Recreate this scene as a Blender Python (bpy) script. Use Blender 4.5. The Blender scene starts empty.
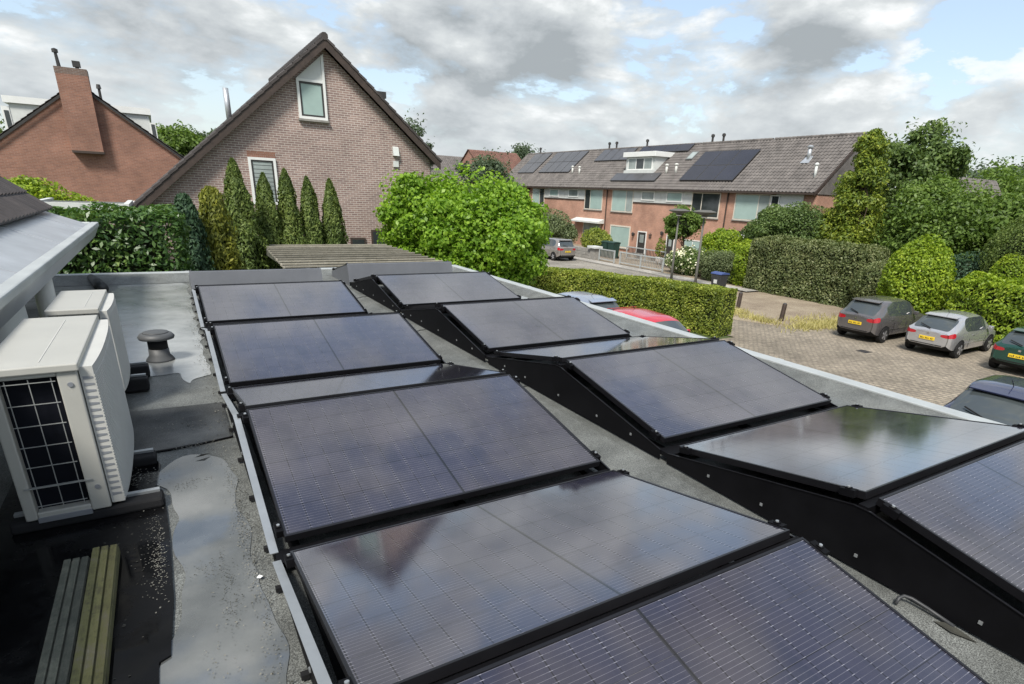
import bpy, math, random
import numpy as np
from mathutils import Vector, Matrix
rng = np.random.default_rng(11)
random.seed(5)
PI = math.pi
R = math.radians
scene = bpy.context.scene
COL = scene.collection
GZ = -3.3           # street level; z = 0 is the low edge of the roof panels

# ------------------------------------------------------------------ camera
def camera():
    cd = bpy.data.cameras.new('camera'); o = bpy.data.objects.new('camera', cd); COL.objects.link(o)
    yaw, pitch, roll = .5647, .37307, .0446
    f = Vector((math.sin(yaw)*math.cos(pitch), math.cos(yaw)*math.cos(pitch), -math.sin(pitch)))
    r = Vector((math.cos(yaw), -math.sin(yaw), 0)); u = r.cross(f)
    c, s = math.cos(roll), math.sin(roll)
    r2 = c*r + s*u; u2 = -s*r + c*u
    M = Matrix.Identity(4)
    for i in range(3):
        M[i][0] = r2[i]; M[i][1] = u2[i]; M[i][2] = -f[i]
    M.translation = Vector((-.235, -8.324, 1.435))
    o.matrix_world = M
    cd.sensor_width = 36; cd.sensor_fit = 'HORIZONTAL'
    cd.lens = 579.13/1024*36
    cd.shift_x = -26.9/1024; cd.shift_y = 79.64/1024
    cd.clip_start = .05; cd.clip_end = 2000
    scene.camera = o
camera()

# ------------------------------------------------------------------ materials
def nt_new(name):
    m = bpy.data.materials.new(name); m.use_nodes = True
    nt = m.node_tree
    return m, nt, nt.nodes['Principled BSDF']
def N(nt, typ, **kw):
    n = nt.nodes.new(typ)
    for k, v in kw.items():
        if k in n.inputs.keys() if isinstance(k, str) else False: n.inputs[k].default_value = v
        else: setattr(n, k, v)
    return n
def ramp(nt, stops, interp='LINEAR'):
    n = nt.nodes.new('ShaderNodeValToRGB'); cr = n.color_ramp; cr.interpolation = interp
    while len(cr.elements) < len(stops): cr.elements.new(.5)
    for e, (p, c) in zip(cr.elements, stops):
        e.position = p; e.color = (c[0], c[1], c[2], 1) if len(c) == 3 else c
    return n
def pos(nt): return nt.nodes.new('ShaderNodeNewGeometry').outputs['Position']
def objc(nt): return nt.nodes.new('ShaderNodeTexCoord').outputs['Object']
def noise(nt, vec, scale, detail=4, rough=.55, dist=0):
    n = nt.nodes.new('ShaderNodeTexNoise'); n.inputs['Scale'].default_value = scale
    n.inputs['Detail'].default_value = detail; n.inputs['Roughness'].default_value = rough; n.inputs['Distortion'].default_value = dist
    nt.links.new(vec, n.inputs['Vector']); return n
def mix(nt, a, b, fac, mode='MIX'):
    n = nt.nodes.new('ShaderNodeMix'); n.data_type = 'RGBA'; n.blend_type = mode
    for sock, v in ((n.inputs[0], fac), (n.inputs[6], a), (n.inputs[7], b)):
        if hasattr(v, 'links') or isinstance(v, bpy.types.NodeSocket): nt.links.new(v, sock)
        else: sock.default_value = v if not isinstance(v, tuple) else (v[0], v[1], v[2], 1)
    return n.outputs[2]
def math_(nt, op, a, b=None, c=None):
    n = nt.nodes.new('ShaderNodeMath'); n.operation = op
    for s, v in zip(n.inputs, (a, b, c)):
        if v is None: continue
        if isinstance(v, bpy.types.NodeSocket): nt.links.new(v, s)
        else: s.default_value = v
    return n.outputs[0]
def bump(nt, bs, h, strength=.3, dist=.01):
    b = nt.nodes.new('ShaderNodeBump'); b.inputs['Strength'].default_value = strength; b.inputs['Distance'].default_value = dist
    nt.links.new(h, b.inputs['Height']); nt.links.new(b.outputs[0], bs.inputs['Normal'])
def plain(name, col, rough=.5, metal=0, var=.25, scale=6, bumpy=0, spec=.5, coat=0):
    m, nt, bs = nt_new(name); L = nt.links
    n = noise(nt, objc(nt), scale, 6, .65)
    r = ramp(nt, [(.25, tuple(c*(1-var) for c in col)), (.75, tuple(min(1, c*(1+var)) for c in col))])
    L.new(n.outputs[0], r.inputs[0]); L.new(r.outputs[0], bs.inputs['Base Color'])
    rr = math_(nt, 'MULTIPLY_ADD', n.outputs[0], rough*.5, rough*.75); L.new(rr, bs.inputs['Roughness'])
    bs.inputs['Metallic'].default_value = metal; bs.inputs['Specular IOR Level'].default_value = spec
    if coat: bs.inputs['Coat Weight'].default_value = coat; bs.inputs['Coat Roughness'].default_value = .05
    if bumpy:
        n2 = noise(nt, objc(nt), scale*6, 4); bump(nt, bs, n2.outputs[0], bumpy, .01)
    return m
def brick(name, c1, c2, mortar, bw=.22, bh=.062, var=.35):
    m, nt, bs = nt_new(name); L = nt.links
    s = nt.nodes.new('ShaderNodeSeparateXYZ'); L.new(pos(nt), s.inputs[0])
    c = nt.nodes.new('ShaderNodeCombineXYZ'); L.new(math_(nt, 'ADD', s.outputs[0], s.outputs[1]), c.inputs[0]); L.new(s.outputs[2], c.inputs[1])
    b = nt.nodes.new('ShaderNodeTexBrick'); L.new(c.outputs[0], b.inputs['Vector'])
    b.inputs['Scale'].default_value = 1; b.inputs['Brick Width'].default_value = bw; b.inputs['Row Height'].default_value = bh
    b.inputs['Mortar Size'].default_value = .009; b.inputs['Mortar Smooth'].default_value = .2
    b.inputs['Color1'].default_value = (*c1, 1); b.inputs['Color2'].default_value = (*c2, 1); b.inputs['Mortar'].default_value = (*mortar, 1)
    n = noise(nt, pos(nt), .7, 8, .65)
    r = ramp(nt, [(.3, (1-var,)*3), (.7, (1+var*.35,)*3)]); L.new(n.outputs[0], r.inputs[0])
    L.new(mix(nt, b.outputs[0], r.outputs[0], 1.0, 'MULTIPLY'), bs.inputs['Base Color'])
    bs.inputs['Roughness'].default_value = .9
    bump(nt, bs, b.outputs[1], -.5, .008)
    return m
def leaf(name, cols, rough=.5, trans=.3, clump=.9, spec=.35):
    m, nt, bs = nt_new(name); L = nt.links
    k_ = 1.65 if max(cols[-1]) < .22 else 1.38
    cols = [(c[0]*k_*1.02, c[1]*k_, c[2]*k_*.85) for c in cols]; trans = min(.45, trans*1.25)
    g = nt.nodes.new('ShaderNodeNewGeometry')
    n = noise(nt, g.outputs['Position'], clump, 4, .6)
    v = math_(nt, 'MULTIPLY_ADD', g.outputs['Random Per Island'], .55, math_(nt, 'MULTIPLY_ADD', n.outputs[0], .95, -.25))
    k = len(cols)
    r = ramp(nt, [(i/(k-1), c) for i, c in enumerate(cols)]); L.new(v, r.inputs[0])
    L.new(r.outputs[0], bs.inputs['Base Color']); bs.inputs['Roughness'].default_value = rough; bs.inputs['Specular IOR Level'].default_value = spec
    t = nt.nodes.new('ShaderNodeBsdfTranslucent'); L.new(mix(nt, r.outputs[0], (1.25, 1.3, .7), 1.0, 'MULTIPLY'), t.inputs[0])
    ms = nt.nodes.new('ShaderNodeMixShader'); ms.inputs[0].default_value = trans
    L.new(bs.outputs[0], ms.inputs[1]); L.new(t.outputs[0], ms.inputs[2]); L.new(ms.outputs[0], nt.nodes['Material Output'].inputs[0])
    return m
def glass(name, col, rough=.06, spec=.6, var=.2):
    m = plain(name, col, rough, 0, var, .8, 0, spec); return m

M = {}
M['brick_pink'] = brick('grey pink brick', (.335, .235, .205), (.235, .16, .145), (.56, .51, .46), .23, .075, .25)
M['brick_red'] = brick('weathered red brick', (.33, .16, .11), (.25, .12, .088), (.32, .22, .17), .22, .068)
M['brick_orange'] = brick('orange terrace brick', (.52, .26, .175), (.43, .205, .135), (.46, .35, .28))
M['brick_brown'] = brick('garage brick', (.2, .13, .1), (.15, .1, .08), (.25, .22, .2))
M['tile_brown'] = plain('brown grey concrete roof tile', (.138, .126, .118), .8, 0, .45, 1.4, .4, .3)
M['tile_dark'] = plain('dark anthracite roof tile', (.06, .052, .05), .65, 0, .4, 2, .4, .4)
M['tile_red'] = plain('dull red roof tile', (.16, .085, .065), .8, 0, .4, 1.4, .4, .3)
M['white'] = plain('white painted wood', (.72, .73, .71), .45, 0, .06, 3)
M['offwhite'] = plain('weathered white board', (.58, .6, .58), .6, 0, .12, 2)
M['cream'] = plain('cream painted frame', (.62, .58, .5), .5, 0, .08, 3)
M['dark_paint'] = plain('dark painted trim', (.035, .033, .032), .5, 0, .3, 4)
M['brown_trim'] = plain('brown stained bargeboard', (.05, .035, .028), .6, 0, .35, 5)
M['black_rubber'] = plain('black rubber', (.012, .012, .013), .75, 0, .3, 12, .2, .25)
M['black_metal'] = plain('black coated steel', (.004, .004, .005), .6, 0, .3, 5, 0, .12)
M['black_frame'] = plain('black anodised frame', (.018, .018, .021), .32, .5, .2, 5)
M['alu'] = plain('bare aluminium', (.42, .44, .45), .42, .7, .12, 6)
M['alu_grey'] = plain('grey zinc aluminium sheet', (.26, .275, .30), .45, .35, .12, 2)
M['zinc'] = plain('weathered zinc', (.47, .49, .51), .38, .55, .18, 3, .1)
M['coping'] = plain('pale aluminium coping', (.40, .425, .425), .5, .15, .14, 3)
M['ac_beige'] = plain('beige lacquered sheet', (.38, .378, .345), .45, 0, .10, 2.5)
M['ac_white'] = plain('off white plastic grille', (.47, .47, .44), .5, 0, .08, 6)
M['ac_dark'] = plain('dark coil', (.004, .005, .009), .7, 0, .3, 9, 0, .15)
M['deflector'] = plain('grey coated sheet', (.125, .132, .145), .5, .2, .15, 2)
M['wire'] = plain('grey coated wire', (.34, .35, .34), .4, .3, .1, 5)
M['pvc'] = plain('pale pvc pipe', (.56, .56, .52), .5, 0, .1, 4)
M['galv'] = plain('galvanised steel', (.17, .175, .17), .5, .3, .2, 4)
M['lamp_grey'] = plain('dull grey lamp housing', (.10, .098, .085), .6, 0, .15, 3)
M['bark'] = plain('rough brown bark', (.095, .07, .05), .9, 0, .45, 8, .8, .2)
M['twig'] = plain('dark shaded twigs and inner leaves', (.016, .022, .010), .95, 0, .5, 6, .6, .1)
M['stone'] = plain('grey garden stone', (.26, .25, .23), .9, 0, .3, 5, .5, .2)
M['bin_green'] = plain('dark green plastic', (.015, .045, .035), .5, 0, .2, 4)
M['bin_grey'] = plain('charcoal plastic', (.035, .037, .04), .5, 0, .2, 4)
M['bin_blue'] = plain('blue plastic lid', (.05, .08, .22), .45, 0, .15, 4)
M['terracotta'] = plain('pale pot', (.5, .46, .42), .7, 0, .2, 4)
M['tyre'] = plain('tyre rubber', (.014, .014, .014), .8, 0, .2, 8, 0, .3)
M['rim'] = plain('alloy rim', (.5, .5, .52), .35, .7, .15, 5)
M['car_glass'] = glass('tinted car glass', (.05, .06, .062), .04, 1.0)
M['tail_red'] = plain('red lamp lens', (.38, .012, .02), .2, 0, .15, 8, 0, .7, .6)
M['lens_clear'] = plain('clear lamp lens', (.6, .62, .62), .15, .2, .1, 8, 0, .7, .6)
M['plate'] = plain('yellow number plate', (.72, .5, .03), .4, 0, .05, 3)
M['glyph'] = plain('black plate lettering', (.02, .02, .02), .5)
M['chrome'] = plain('chrome', (.7, .7, .7), .15, 1)
M['pane_aqua'] = glass('pane with pale aqua blind', (.33, .44, .41), .12, .5, .12)
M['pane_dark'] = glass('dark window pane', (.035, .042, .045), .05, .7, .4)
M['pane_grey'] = glass('pane with net curtain', (.27, .31, .30), .15, .5, .35)
M['roof_pv'] = glass('far panel glass', (.022, .023, .034), .16, .5, .2)
M['roof_pv_grey'] = glass('far grey panel glass', (.075, .075, .08), .25, .45, .2)
M['awning_black'] = plain('black awning cloth', (.02, .02, .025), .9)
M['awning_white'] = plain('white awning stripe', (.6, .6, .6), .9)
M['debris'] = plain('pale leaf debris', (.17, .165, .14), .9, 0, .5, 20)
M['algae'] = plain('dark algae flecks', (.035, .035, .028), .9, 0, .5, 20)
M['flower'] = leaf('white blossom', [(.62, .62, .55), (.75, .75, .7)], .7, .3)
M['leaf_beech'] = leaf('bright broad leaves', [(.055, .11, .014), (.105, .20, .022), (.19, .31, .038), (.27, .38, .06)], .45, .35, .8)
M['leaf_hedge'] = leaf('yellow green hedge leaves', [(.04, .065, .014), (.11, .15, .028), (.23, .275, .05), (.46, .46, .14)], .5, .3, 1.4)
M['leaf_laurel'] = leaf('glossy dark laurel leaves', [(.016, .04, .012), (.03, .07, .02), (.055, .105, .028), (.12, .175, .045)], .4, .2, 1.2, .5)
M['leaf_thuja'] = leaf('olive green conifer sprays', [(.022, .042, .012), (.05, .078, .02), (.085, .12, .032), (.14, .175, .05)], .6, .2, 1.2)
M['leaf_thuja_y'] = leaf('yellowish conifer sprays', [(.03, .045, .010), (.075, .09, .014), (.14, .15, .022), (.21, .21, .035)], .6, .2, 1.2)
M['leaf_bluegreen'] = leaf('blue green conifer sprays', [(.010, .026, .016), (.02, .045, .027), (.035, .07, .04), (.055, .10, .06)], .6, .15, 1.2)
M['leaf_dark'] = leaf('dark green tree leaves', [(.022, .042, .014), (.05, .083, .028), (.09, .135, .045), (.155, .20, .08)], .5, .25, .5)
M['leaf_mid'] = leaf('mid green tree leaves', [(.028, .055, .014), (.055, .095, .022), (.095, .15, .035), (.15, .21, .06)], .5, .3, .5)
M['leaf_olive'] = leaf('grey olive hedge leaves', [(.035, .055, .022), (.075, .10, .042), (.14, .165, .08), (.27, .28, .17)], .5, .2, 1.3)
M['leaf_lime'] = leaf('lime green shrub leaves', [(.06, .10, .012), (.12, .19, .02), (.22, .30, .03), (.34, .40, .055)], .5, .3, 1.0)
M['leaf_gold'] = leaf('golden green conifer leaves', [(.03, .055, .014), (.075, .12, .024), (.16, .205, .032), (.31, .34, .055)], .5, .25, .45)
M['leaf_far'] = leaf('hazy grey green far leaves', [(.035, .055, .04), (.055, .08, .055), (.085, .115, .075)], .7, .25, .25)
M['leaf_grey'] = leaf('grey green shrub leaves', [(.045, .065, .035), (.085, .11, .06), (.15, .18, .10)], .6, .25, 1.0)
M['straw'] = leaf('dry straw grass', [(.20, .18, .085), (.34, .31, .16), (.48, .45, .27)], .8, .3, 1.0)
for k_, c_, me_ in (('paint_grey', (.155, .145, .145), .5), ('paint_silver', (.50, .50, .51), .6), ('paint_green', (.010, .055, .040), .25), ('paint_blue', (.028, .034, .085), .35),
               ('paint_red', (.50, .012, .03), .1), ('paint_paleblue', (.34, .38, .46), .5), ('paint_beige', (.30, .275, .255), .5), ('paint_white', (.7, .7, .7), 0)):
    M[k_] = plain(k_.replace('paint_', 'car paint '), c_, .22, me_, .05, 2, 0, .5, .8)

def solar_glass():
    m, nt, bs = nt_new('solar cell glass'); L = nt.links
    o = nt.nodes.new('ShaderNodeTexCoord').outputs['Object']
    s = nt.nodes.new('ShaderNodeSeparateXYZ'); L.new(o, s.inputs[0])
    x, y = s.outputs[0], s.outputs[1]
    def line(v, period, width, off=0.0):
        a = math_(nt, 'PINGPONG', math_(nt, 'ADD', v, off), period/2)
        return math_(nt, 'LESS_THAN', a, width/2)
    bus = line(y, .0182, .0016, .0091)
    gapx = line(x, .0935, .0035, -.021)              # half-cell gaps
    gapy = line(y, .1845, .0030, -.015)
    mid = math_(nt, 'LESS_THAN', math_(nt, 'ABSOLUTE', math_(nt, 'SUBTRACT', x, .861)), .007)
    # broken bright solder tabs either side of every half-cell gap
    tabs = math_(nt, 'MULTIPLY', math_(nt, 'MULTIPLY', line(x, .0935, .013, -.021), line(y, .0182, .0024, .0091)), math_(nt, 'MULTIPLY_ADD', noise(nt, o, 14, 2).outputs[0], 2.4, -.75))
    dash = noise(nt, o, 9, 3)
    busv = math_(nt, 'MULTIPLY', bus, math_(nt, 'MULTIPLY_ADD', dash.outputs[0], 1.3, -.2))
    cellr = nt.nodes.new('ShaderNodeTexBrick'); L.new(o, cellr.inputs['Vector']); cellr.offset = 0
    cellr.inputs['Scale'].default_value = 1; cellr.inputs['Brick Width'].default_value = .0935; cellr.inputs['Row Height'].default_value = .1845
    cellr.inputs['Mortar Size'].default_value = 0
    cellr.inputs['Color1'].default_value = (.012, .012, .026, 1); cellr.inputs['Color2'].default_value = (.020, .018, .034, 1)
    gap = math_(nt, 'MAXIMUM', gapx, math_(nt, 'MAXIMUM', gapy, mid))
    c = mix(nt, cellr.outputs[0], (.006, .006, .008), gap)
    c = mix(nt, c, (.17, .165, .19), busv)
    tn = nt.nodes.new('ShaderNodeClamp'); L.new(tabs, tn.inputs[0])
    c = mix(nt, c, (.26, .26, .30), tn.outputs[0])
    c = mix(nt, c, (.004, .004, .005), mid)
    n = noise(nt, o, 2.2, 8, .7)
    dust = ramp(nt, [(.42, (.0, .0, .0)), (.8, (.085, .085, .085))]); L.new(n.outputs[0], dust.inputs[0])
    sp = noise(nt, o, 160, 2); spk = ramp(nt, [(.70, (0, 0, 0)), (.76, (.5, .5, .5))]); L.new(sp.outputs[0], spk.inputs[0])
    f = math_(nt, 'ADD', dust.outputs[0], math_(nt, 'MULTIPLY', spk.outputs[0], .22))
    c = mix(nt, c, (.33, .31, .30), f)
    L.new(c, bs.inputs['Base Color'])
    L.new(math_(nt, 'MULTIPLY_ADD', n.outputs[0], .10, .05), bs.inputs['Roughness'])
    bs.inputs['IOR'].default_value = 1.68; gap = math_(nt, 'MAXIMUM', gapx, math_(nt, 'MAXIMUM', gapy, math_(nt, 'MULTIPLY', mid, .35))); L.new(math_(nt, 'MULTIPLY_ADD', gap, -.26, .5), bs.inputs['Specular IOR Level'])
    L.new(math_(nt, 'MULTIPLY_ADD', gap, -.5, 1.0), bs.inputs['Coat Weight']); bs.inputs['Coat IOR'].default_value = 1.5; L.new(math_(nt, 'MULTIPLY_ADD', n.outputs[0], .09, .03), bs.inputs['Coat Roughness'])
    bs.inputs['Specular Tint'].default_value = (1, .90, .88, 1)
    return m
M['solar'] = solar_glass()

def felt(name, base, wet, seams=True):
    m, nt, bs = nt_new(name); L = nt.links
    p = pos(nt)
    n1 = noise(nt, p, 230, 2, .6); n2 = noise(nt, p, 3.2, 8, .65); n3 = noise(nt, p, .9, 5)
    r = ramp(nt, [(.33, tuple(c*.35 for c in base)), (.5, base), (.66, tuple(c*2.0 for c in base))]); L.new(n1.outputs[0], r.inputs[0])
    r2 = ramp(nt, [(.3, (.55, .55, .53)), (.7, (1.25, 1.25, 1.22))]); L.new(n2.outputs[0], r2.inputs[0])
    L.new(mix(nt, r.outputs[0], r2.outputs[0], 1.0, 'MULTIPLY'), bs.inputs['Base Color'])
    rr = ramp(nt, [(.4, (wet,)*3), (.6, (.85,)*3)]); L.new(n3.outputs[0], rr.inputs[0]); L.new(rr.outputs[0], bs.inputs['Roughness'])
    bump(nt, bs, n1.outputs[0], .35, .004)
    return m
M['felt'] = felt('mineral roofing felt', (.118, .124, .12), .35)
M['felt_dark'] = felt('dark wet roofing felt', (.04, .042, .042), .2)
def reflection_seam_mat():
    m, nt, bs = nt_new('black of dark reflection and felt seam'); L = nt.links
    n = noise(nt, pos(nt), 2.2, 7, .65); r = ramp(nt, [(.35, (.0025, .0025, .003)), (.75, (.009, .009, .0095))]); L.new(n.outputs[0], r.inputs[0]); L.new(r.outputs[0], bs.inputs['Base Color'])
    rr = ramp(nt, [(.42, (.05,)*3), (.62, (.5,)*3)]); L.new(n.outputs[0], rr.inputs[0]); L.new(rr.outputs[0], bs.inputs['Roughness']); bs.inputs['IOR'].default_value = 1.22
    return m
M['reflection_seam'] = reflection_seam_mat()  # dark reflection put into the colour; the felt seam uses it too
M['vent_grey'] = plain('dull grey vent', (.075, .078, .08), .55, 0, .2, 5)
def water(name, film=False):
    m, nt, bs = nt_new(name); L = nt.links
    n = noise(nt, pos(nt), 2.5, 6, .6)
    r = ramp(nt, [(.35, (.20, .21, .205) if film else (.05, .055, .055)), (.7, (.36, .37, .36) if film else (.13, .135, .13))]); L.new(n.outputs[0], r.inputs[0]); L.new(r.outputs[0], bs.inputs['Base Color'])
    n2 = noise(nt, pos(nt), 1.3, 4); rr = ramp(nt, [(.4, (.012,)*3), (.7, (.05,)*3)]); L.new(n2.outputs[0], rr.inputs[0]); L.new(rr.outputs[0], bs.inputs['Roughness'])
    bs.inputs['IOR'].default_value = 1.9; bs.inputs['Specular IOR Level'].default_value = .8
    if film:
        L.new(math_(nt, 'MULTIPLY_ADD', n2.outputs[0], .22, .10), bs.inputs['Roughness']); bs.inputs['IOR'].default_value = 2.3; bump(nt, bs, noise(nt, pos(nt), 120, 3).outputs[0], .10, .004)
    return m
M['water'] = water('shallow standing rain water'); M['film'] = water('thin film of rain water on felt', True)
def pavers(name, c1, c2, mort, bw, bh, rot=0, stain=(.55, 1.25)):
    m, nt, bs = nt_new(name); L = nt.links
    mp = nt.nodes.new('ShaderNodeMapping'); L.new(pos(nt), mp.inputs[0]); mp.inputs['Rotation'].default_value = (0, 0, rot)
    wob = noise(nt, pos(nt), .8, 2); wv = nt.nodes.new('ShaderNodeVectorMath'); wv.operation = 'MULTIPLY_ADD'
    L.new(wob.outputs[1], wv.inputs[0]); wv.inputs[1].default_value = (.10, .10, 0); L.new(mp.outputs[0], wv.inputs[2])
    b = nt.nodes.new('ShaderNodeTexBrick'); L.new(wv.outputs[0], b.inputs['Vector']); b.inputs['Scale'].default_value = 1
    b.inputs['Brick Width'].default_value = bw; b.inputs['Row Height'].default_value = bh; b.inputs['Mortar Size'].default_value = .014
    b.inputs['Color1'].default_value = (*c1, 1); b.inputs['Color2'].default_value = (*c2, 1); b.inputs['Mortar'].default_value = (*mort, 1)
    n = noise(nt, pos(nt), .35, 8, .7); r = ramp(nt, [(.3, (stain[0],)*3), (.7, (stain[1],)*3)]); L.new(n.outputs[0], r.inputs[0])
    n2 = noise(nt, pos(nt), 7, 5, .7); r2 = ramp(nt, [(.35, (.72, .72, .70)), (.65, (1.2, 1.2, 1.18))]); L.new(n2.outputs[0], r2.inputs[0])
    c = mix(nt, b.outputs[0], r.outputs[0], 1.0, 'MULTIPLY'); c = mix(nt, c, r2.outputs[0], 1.0, 'MULTIPLY')
    L.new(c, bs.inputs['Base Color']); bs.inputs['Roughness'].default_value = .9
    bump(nt, bs, b.outputs[1], -.6, .012)
    return m
M['lot'] = pavers('tan clay paver parking lot', (.335, .285, .22), (.25, .21, .165), (.13, .118, .095), .23, .115, R(4))
M['road'] = pavers('grey brown clay street paving', (.34, .315, .275), (.27, .25, .22), (.19, .175, .15), .22, .11, R(92))
M['walk'] = pavers('pale concrete tile pavement', (.42, .40, .37), (.37, .35, .32), (.2, .19, .17), .3, .3)
def ground_mat(name, cols, sc=.5, sc2=9):
    m, nt, bs = nt_new(name); L = nt.links
    n = noise(nt, pos(nt), sc, 8, .7); n2 = noise(nt, pos(nt), sc2, 6, .75)
    r = ramp(nt, [(.2+.6*i/(len(cols)-1), c) for i, c in enumerate(cols)])
    L.new(math_(nt, 'MULTIPLY_ADD', n.outputs[0], .7, math_(nt, 'MULTIPLY_ADD', n2.outputs[0], 1.3, -.5)), r.inputs[0])
    L.new(r.outputs[0], bs.inputs['Base Color']); bs.inputs['Roughness'].default_value = .95
    bump(nt, bs, n2.outputs[0], .6, .03)
    return m
M['grass'] = ground_mat('rough lawn ground', [(.03, .05, .015), (.06, .085, .025), (.10, .11, .04)])
M['verge'] = ground_mat('bare dry soil with leaf litter', [(.07, .05, .035), (.20, .155, .11), (.30, .25, .18), (.46, .40, .30)], .6, 20)
def plank_mat(name, cols):
    m, nt, bs = nt_new(name); L = nt.links
    mp = nt.nodes.new('ShaderNodeMapping'); L.new(objc(nt), mp.inputs[0]); mp.inputs['Scale'].default_value = (9, 1.2, 9)
    n = noise(nt, mp.outputs[0], 6, 8, .75); n2 = noise(nt, objc(nt), 5, 6, .7)
    r = ramp(nt, [(.2+.6*i/(len(cols)-1), c) for i, c in enumerate(cols)])
    n3 = noise(nt, objc(nt), 26, 8, .8)
    L.new(math_(nt, 'MULTIPLY_ADD', n.outputs[0], .5, math_(nt, 'MULTIPLY_ADD', n2.outputs[0], .8, math_(nt, 'MULTIPLY_ADD', n3.outputs[0], .8, -.55))), r.inputs[0])
    g = nt.nodes.new('ShaderNodeNewGeometry'); k = ramp(nt, [(0, (.62, .62, .6)), (1, (1.3, 1.28, 1.22))]); L.new(g.outputs['Random Per Island'], k.inputs[0])
    L.new(mix(nt, r.outputs[0], k.outputs[0], 1.0, 'MULTIPLY'), bs.inputs['Base Color']); bs.inputs['Roughness'].default_value = .9
    bump(nt, bs, n.outputs[0], .7, .006)
    return m
M['plank_grey'] = plank_mat('grey weathered wood', [(.03, .034, .028), (.085, .09, .072), (.17, .17, .135)])
M['plank_moss'] = plank_mat('mossy weathered wood', [(.02, .018, .014), (.085, .08, .042), (.145, .14, .055), (.15, .135, .085), (.22, .205, .16)])
M['slat'] = plank_mat('sun bleached wood slats', [(.16, .15, .12), (.27, .255, .215), (.38, .36, .31)])

# ------------------------------------------------------------------ mesh helpers
class MB:
    def __init__(s): s.v = []; s.f = []
    def add(s, vs, fs):
        b = len(s.v); s.v += [tuple(map(float, p)) for p in vs]; s.f += [tuple(b+i for i in f) for f in fs]; return s
    def box(s, x0, x1, y0, y1, z0, z1):
        return s.add([(x0,y0,z0),(x1,y0,z0),(x1,y1,z0),(x0,y1,z0),(x0,y0,z1),(x1,y0,z1),(x1,y1,z1),(x0,y1,z1)],
                     [(3,2,1,0),(4,5,6,7),(0,1,5,4),(1,2,6,5),(2,3,7,6),(3,0,4,7)])
    def quad(s, *p): return s.add(p, [tuple(range(len(p)))])
    def prism(s, poly, d):
        d = Vector(d); a = [Vector(p) for p in poly]; n = len(a)
        return s.add(a+[p+d for p in a], [tuple(range(n-1, -1, -1)), tuple(range(n, 2*n))]+[(i, (i+1) % n, n+(i+1) % n, n+i) for i in range(n)])
    def bar(s, a, b, w, h, up=(0, 0, 1)):
        a, b = Vector(a), Vector(b); d = (b-a).normalized(); u = Vector(up); r = d.cross(u).normalized(); u = r.cross(d)
        q = [r*w/2+u*h/2, -r*w/2+u*h/2, -r*w/2-u*h/2, r*w/2-u*h/2]
        return s.prism([a+k for k in q], b-a)
    def tube(s, pts, rad, n=8, cap=True):
        pts = [Vector(p) for p in pts]; m = len(pts)
        rad = rad if isinstance(rad, (list, tuple)) else [rad]*m
        b = len(s.v); ref = Vector((.31, .17, .93))
        for i, p in enumerate(pts):
            d = (pts[min(i+1, m-1)]-pts[max(i-1, 0)]).normalized()
            if abs(d.dot(ref)) > .97: ref = Vector((1, 0, 0))
            r = d.cross(ref).normalized(); u = r.cross(d)
            for k in range(n):
                a = 2*PI*k/n; s.v.append(tuple(p+(r*math.cos(a)+u*math.sin(a))*rad[i]))
        for i in range(m-1):
            for k in range(n):
                k2 = (k+1) % n; s.f.append((b+i*n+k, b+i*n+k2, b+(i+1)*n+k2, b+(i+1)*n+k))
        if cap: s.f.append(tuple(b+k for k in range(n-1, -1, -1))); s.f.append(tuple(b+(m-1)*n+k for k in range(n)))
        return s
    def lathe(s, prof, c=(0, 0, 0), n=20, axis='z'):
        b = len(s.v); m = len(prof)
        for r, h in prof:
            for k in range(n):
                a = 2*PI*k/n; x, y = r*math.cos(a), r*math.sin(a)
                s.v.append((c[0]+x, c[1]+y, c[2]+h) if axis == 'z' else (c[0]+x, c[1]+h, c[2]+y))
        for i in range(m-1):
            for k in range(n):
                k2 = (k+1) % n; s.f.append((b+i*n+k, b+i*n+k2, b+(i+1)*n+k2, b+(i+1)*n+k))
        s.f.append(tuple(b+k for k in range(n-1, -1, -1))); s.f.append(tuple(b+(m-1)*n+k for k in range(n)))
        return s
def root_loc(o):
    while o.parent: o = o.parent
    return np.array(o.location)
def mesh_obj(name, v, f, mat, parent=None, smooth=False, local=False, bevel=0, recalc=True):
    me = bpy.data.meshes.new(name)
    v = np.asarray(v, float)
    if parent is not None and not local: v = v-root_loc(parent)
    me.from_pydata(v.tolist(), [], f); me.update()
    if recalc:
        import bmesh
        bm = bmesh.new(); bm.from_mesh(me); bmesh.ops.recalc_face_normals(bm, faces=bm.faces); bm.to_mesh(me); bm.free()
    if smooth: me.polygons.foreach_set('use_smooth', [True]*len(me.polygons))
    o = bpy.data.objects.new(name, me); COL.objects.link(o)
    me.materials.append(M[mat] if isinstance(mat, str) else mat)
    if parent is not None: o.parent = parent
    if bevel:
        b = o.modifiers.new('bevel', 'BEVEL'); b.width = bevel; b.segments = 2; b.limit_method = 'ANGLE'
    return o
def build(name, mb, mat, parent=None, **kw): return mesh_obj(name, mb.v, mb.f, mat, parent, **kw)
def tag(o, label=None, cat=None, group=None, kind=None):
    if label: o['label'] = label
    if cat: o['category'] = cat
    if group: o['group'] = group
    if kind: o['kind'] = kind
    return o
def thing(name, label, cat, loc=(0, 0, 0), rz=0, group=None):
    o = bpy.data.objects.new(name, None); COL.objects.link(o); o.location = loc; o.rotation_euler = (0, 0, rz); o.empty_display_size = .2
    return tag(o, label, cat, group)
def copy_tree(o, parent=None):
    c = o.copy(); COL.objects.link(c)
    if parent is not None: c.parent = parent; c.matrix_parent_inverse = o.matrix_parent_inverse.copy()
    for ch in list(o.children): copy_tree(ch, c)
    return c
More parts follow.
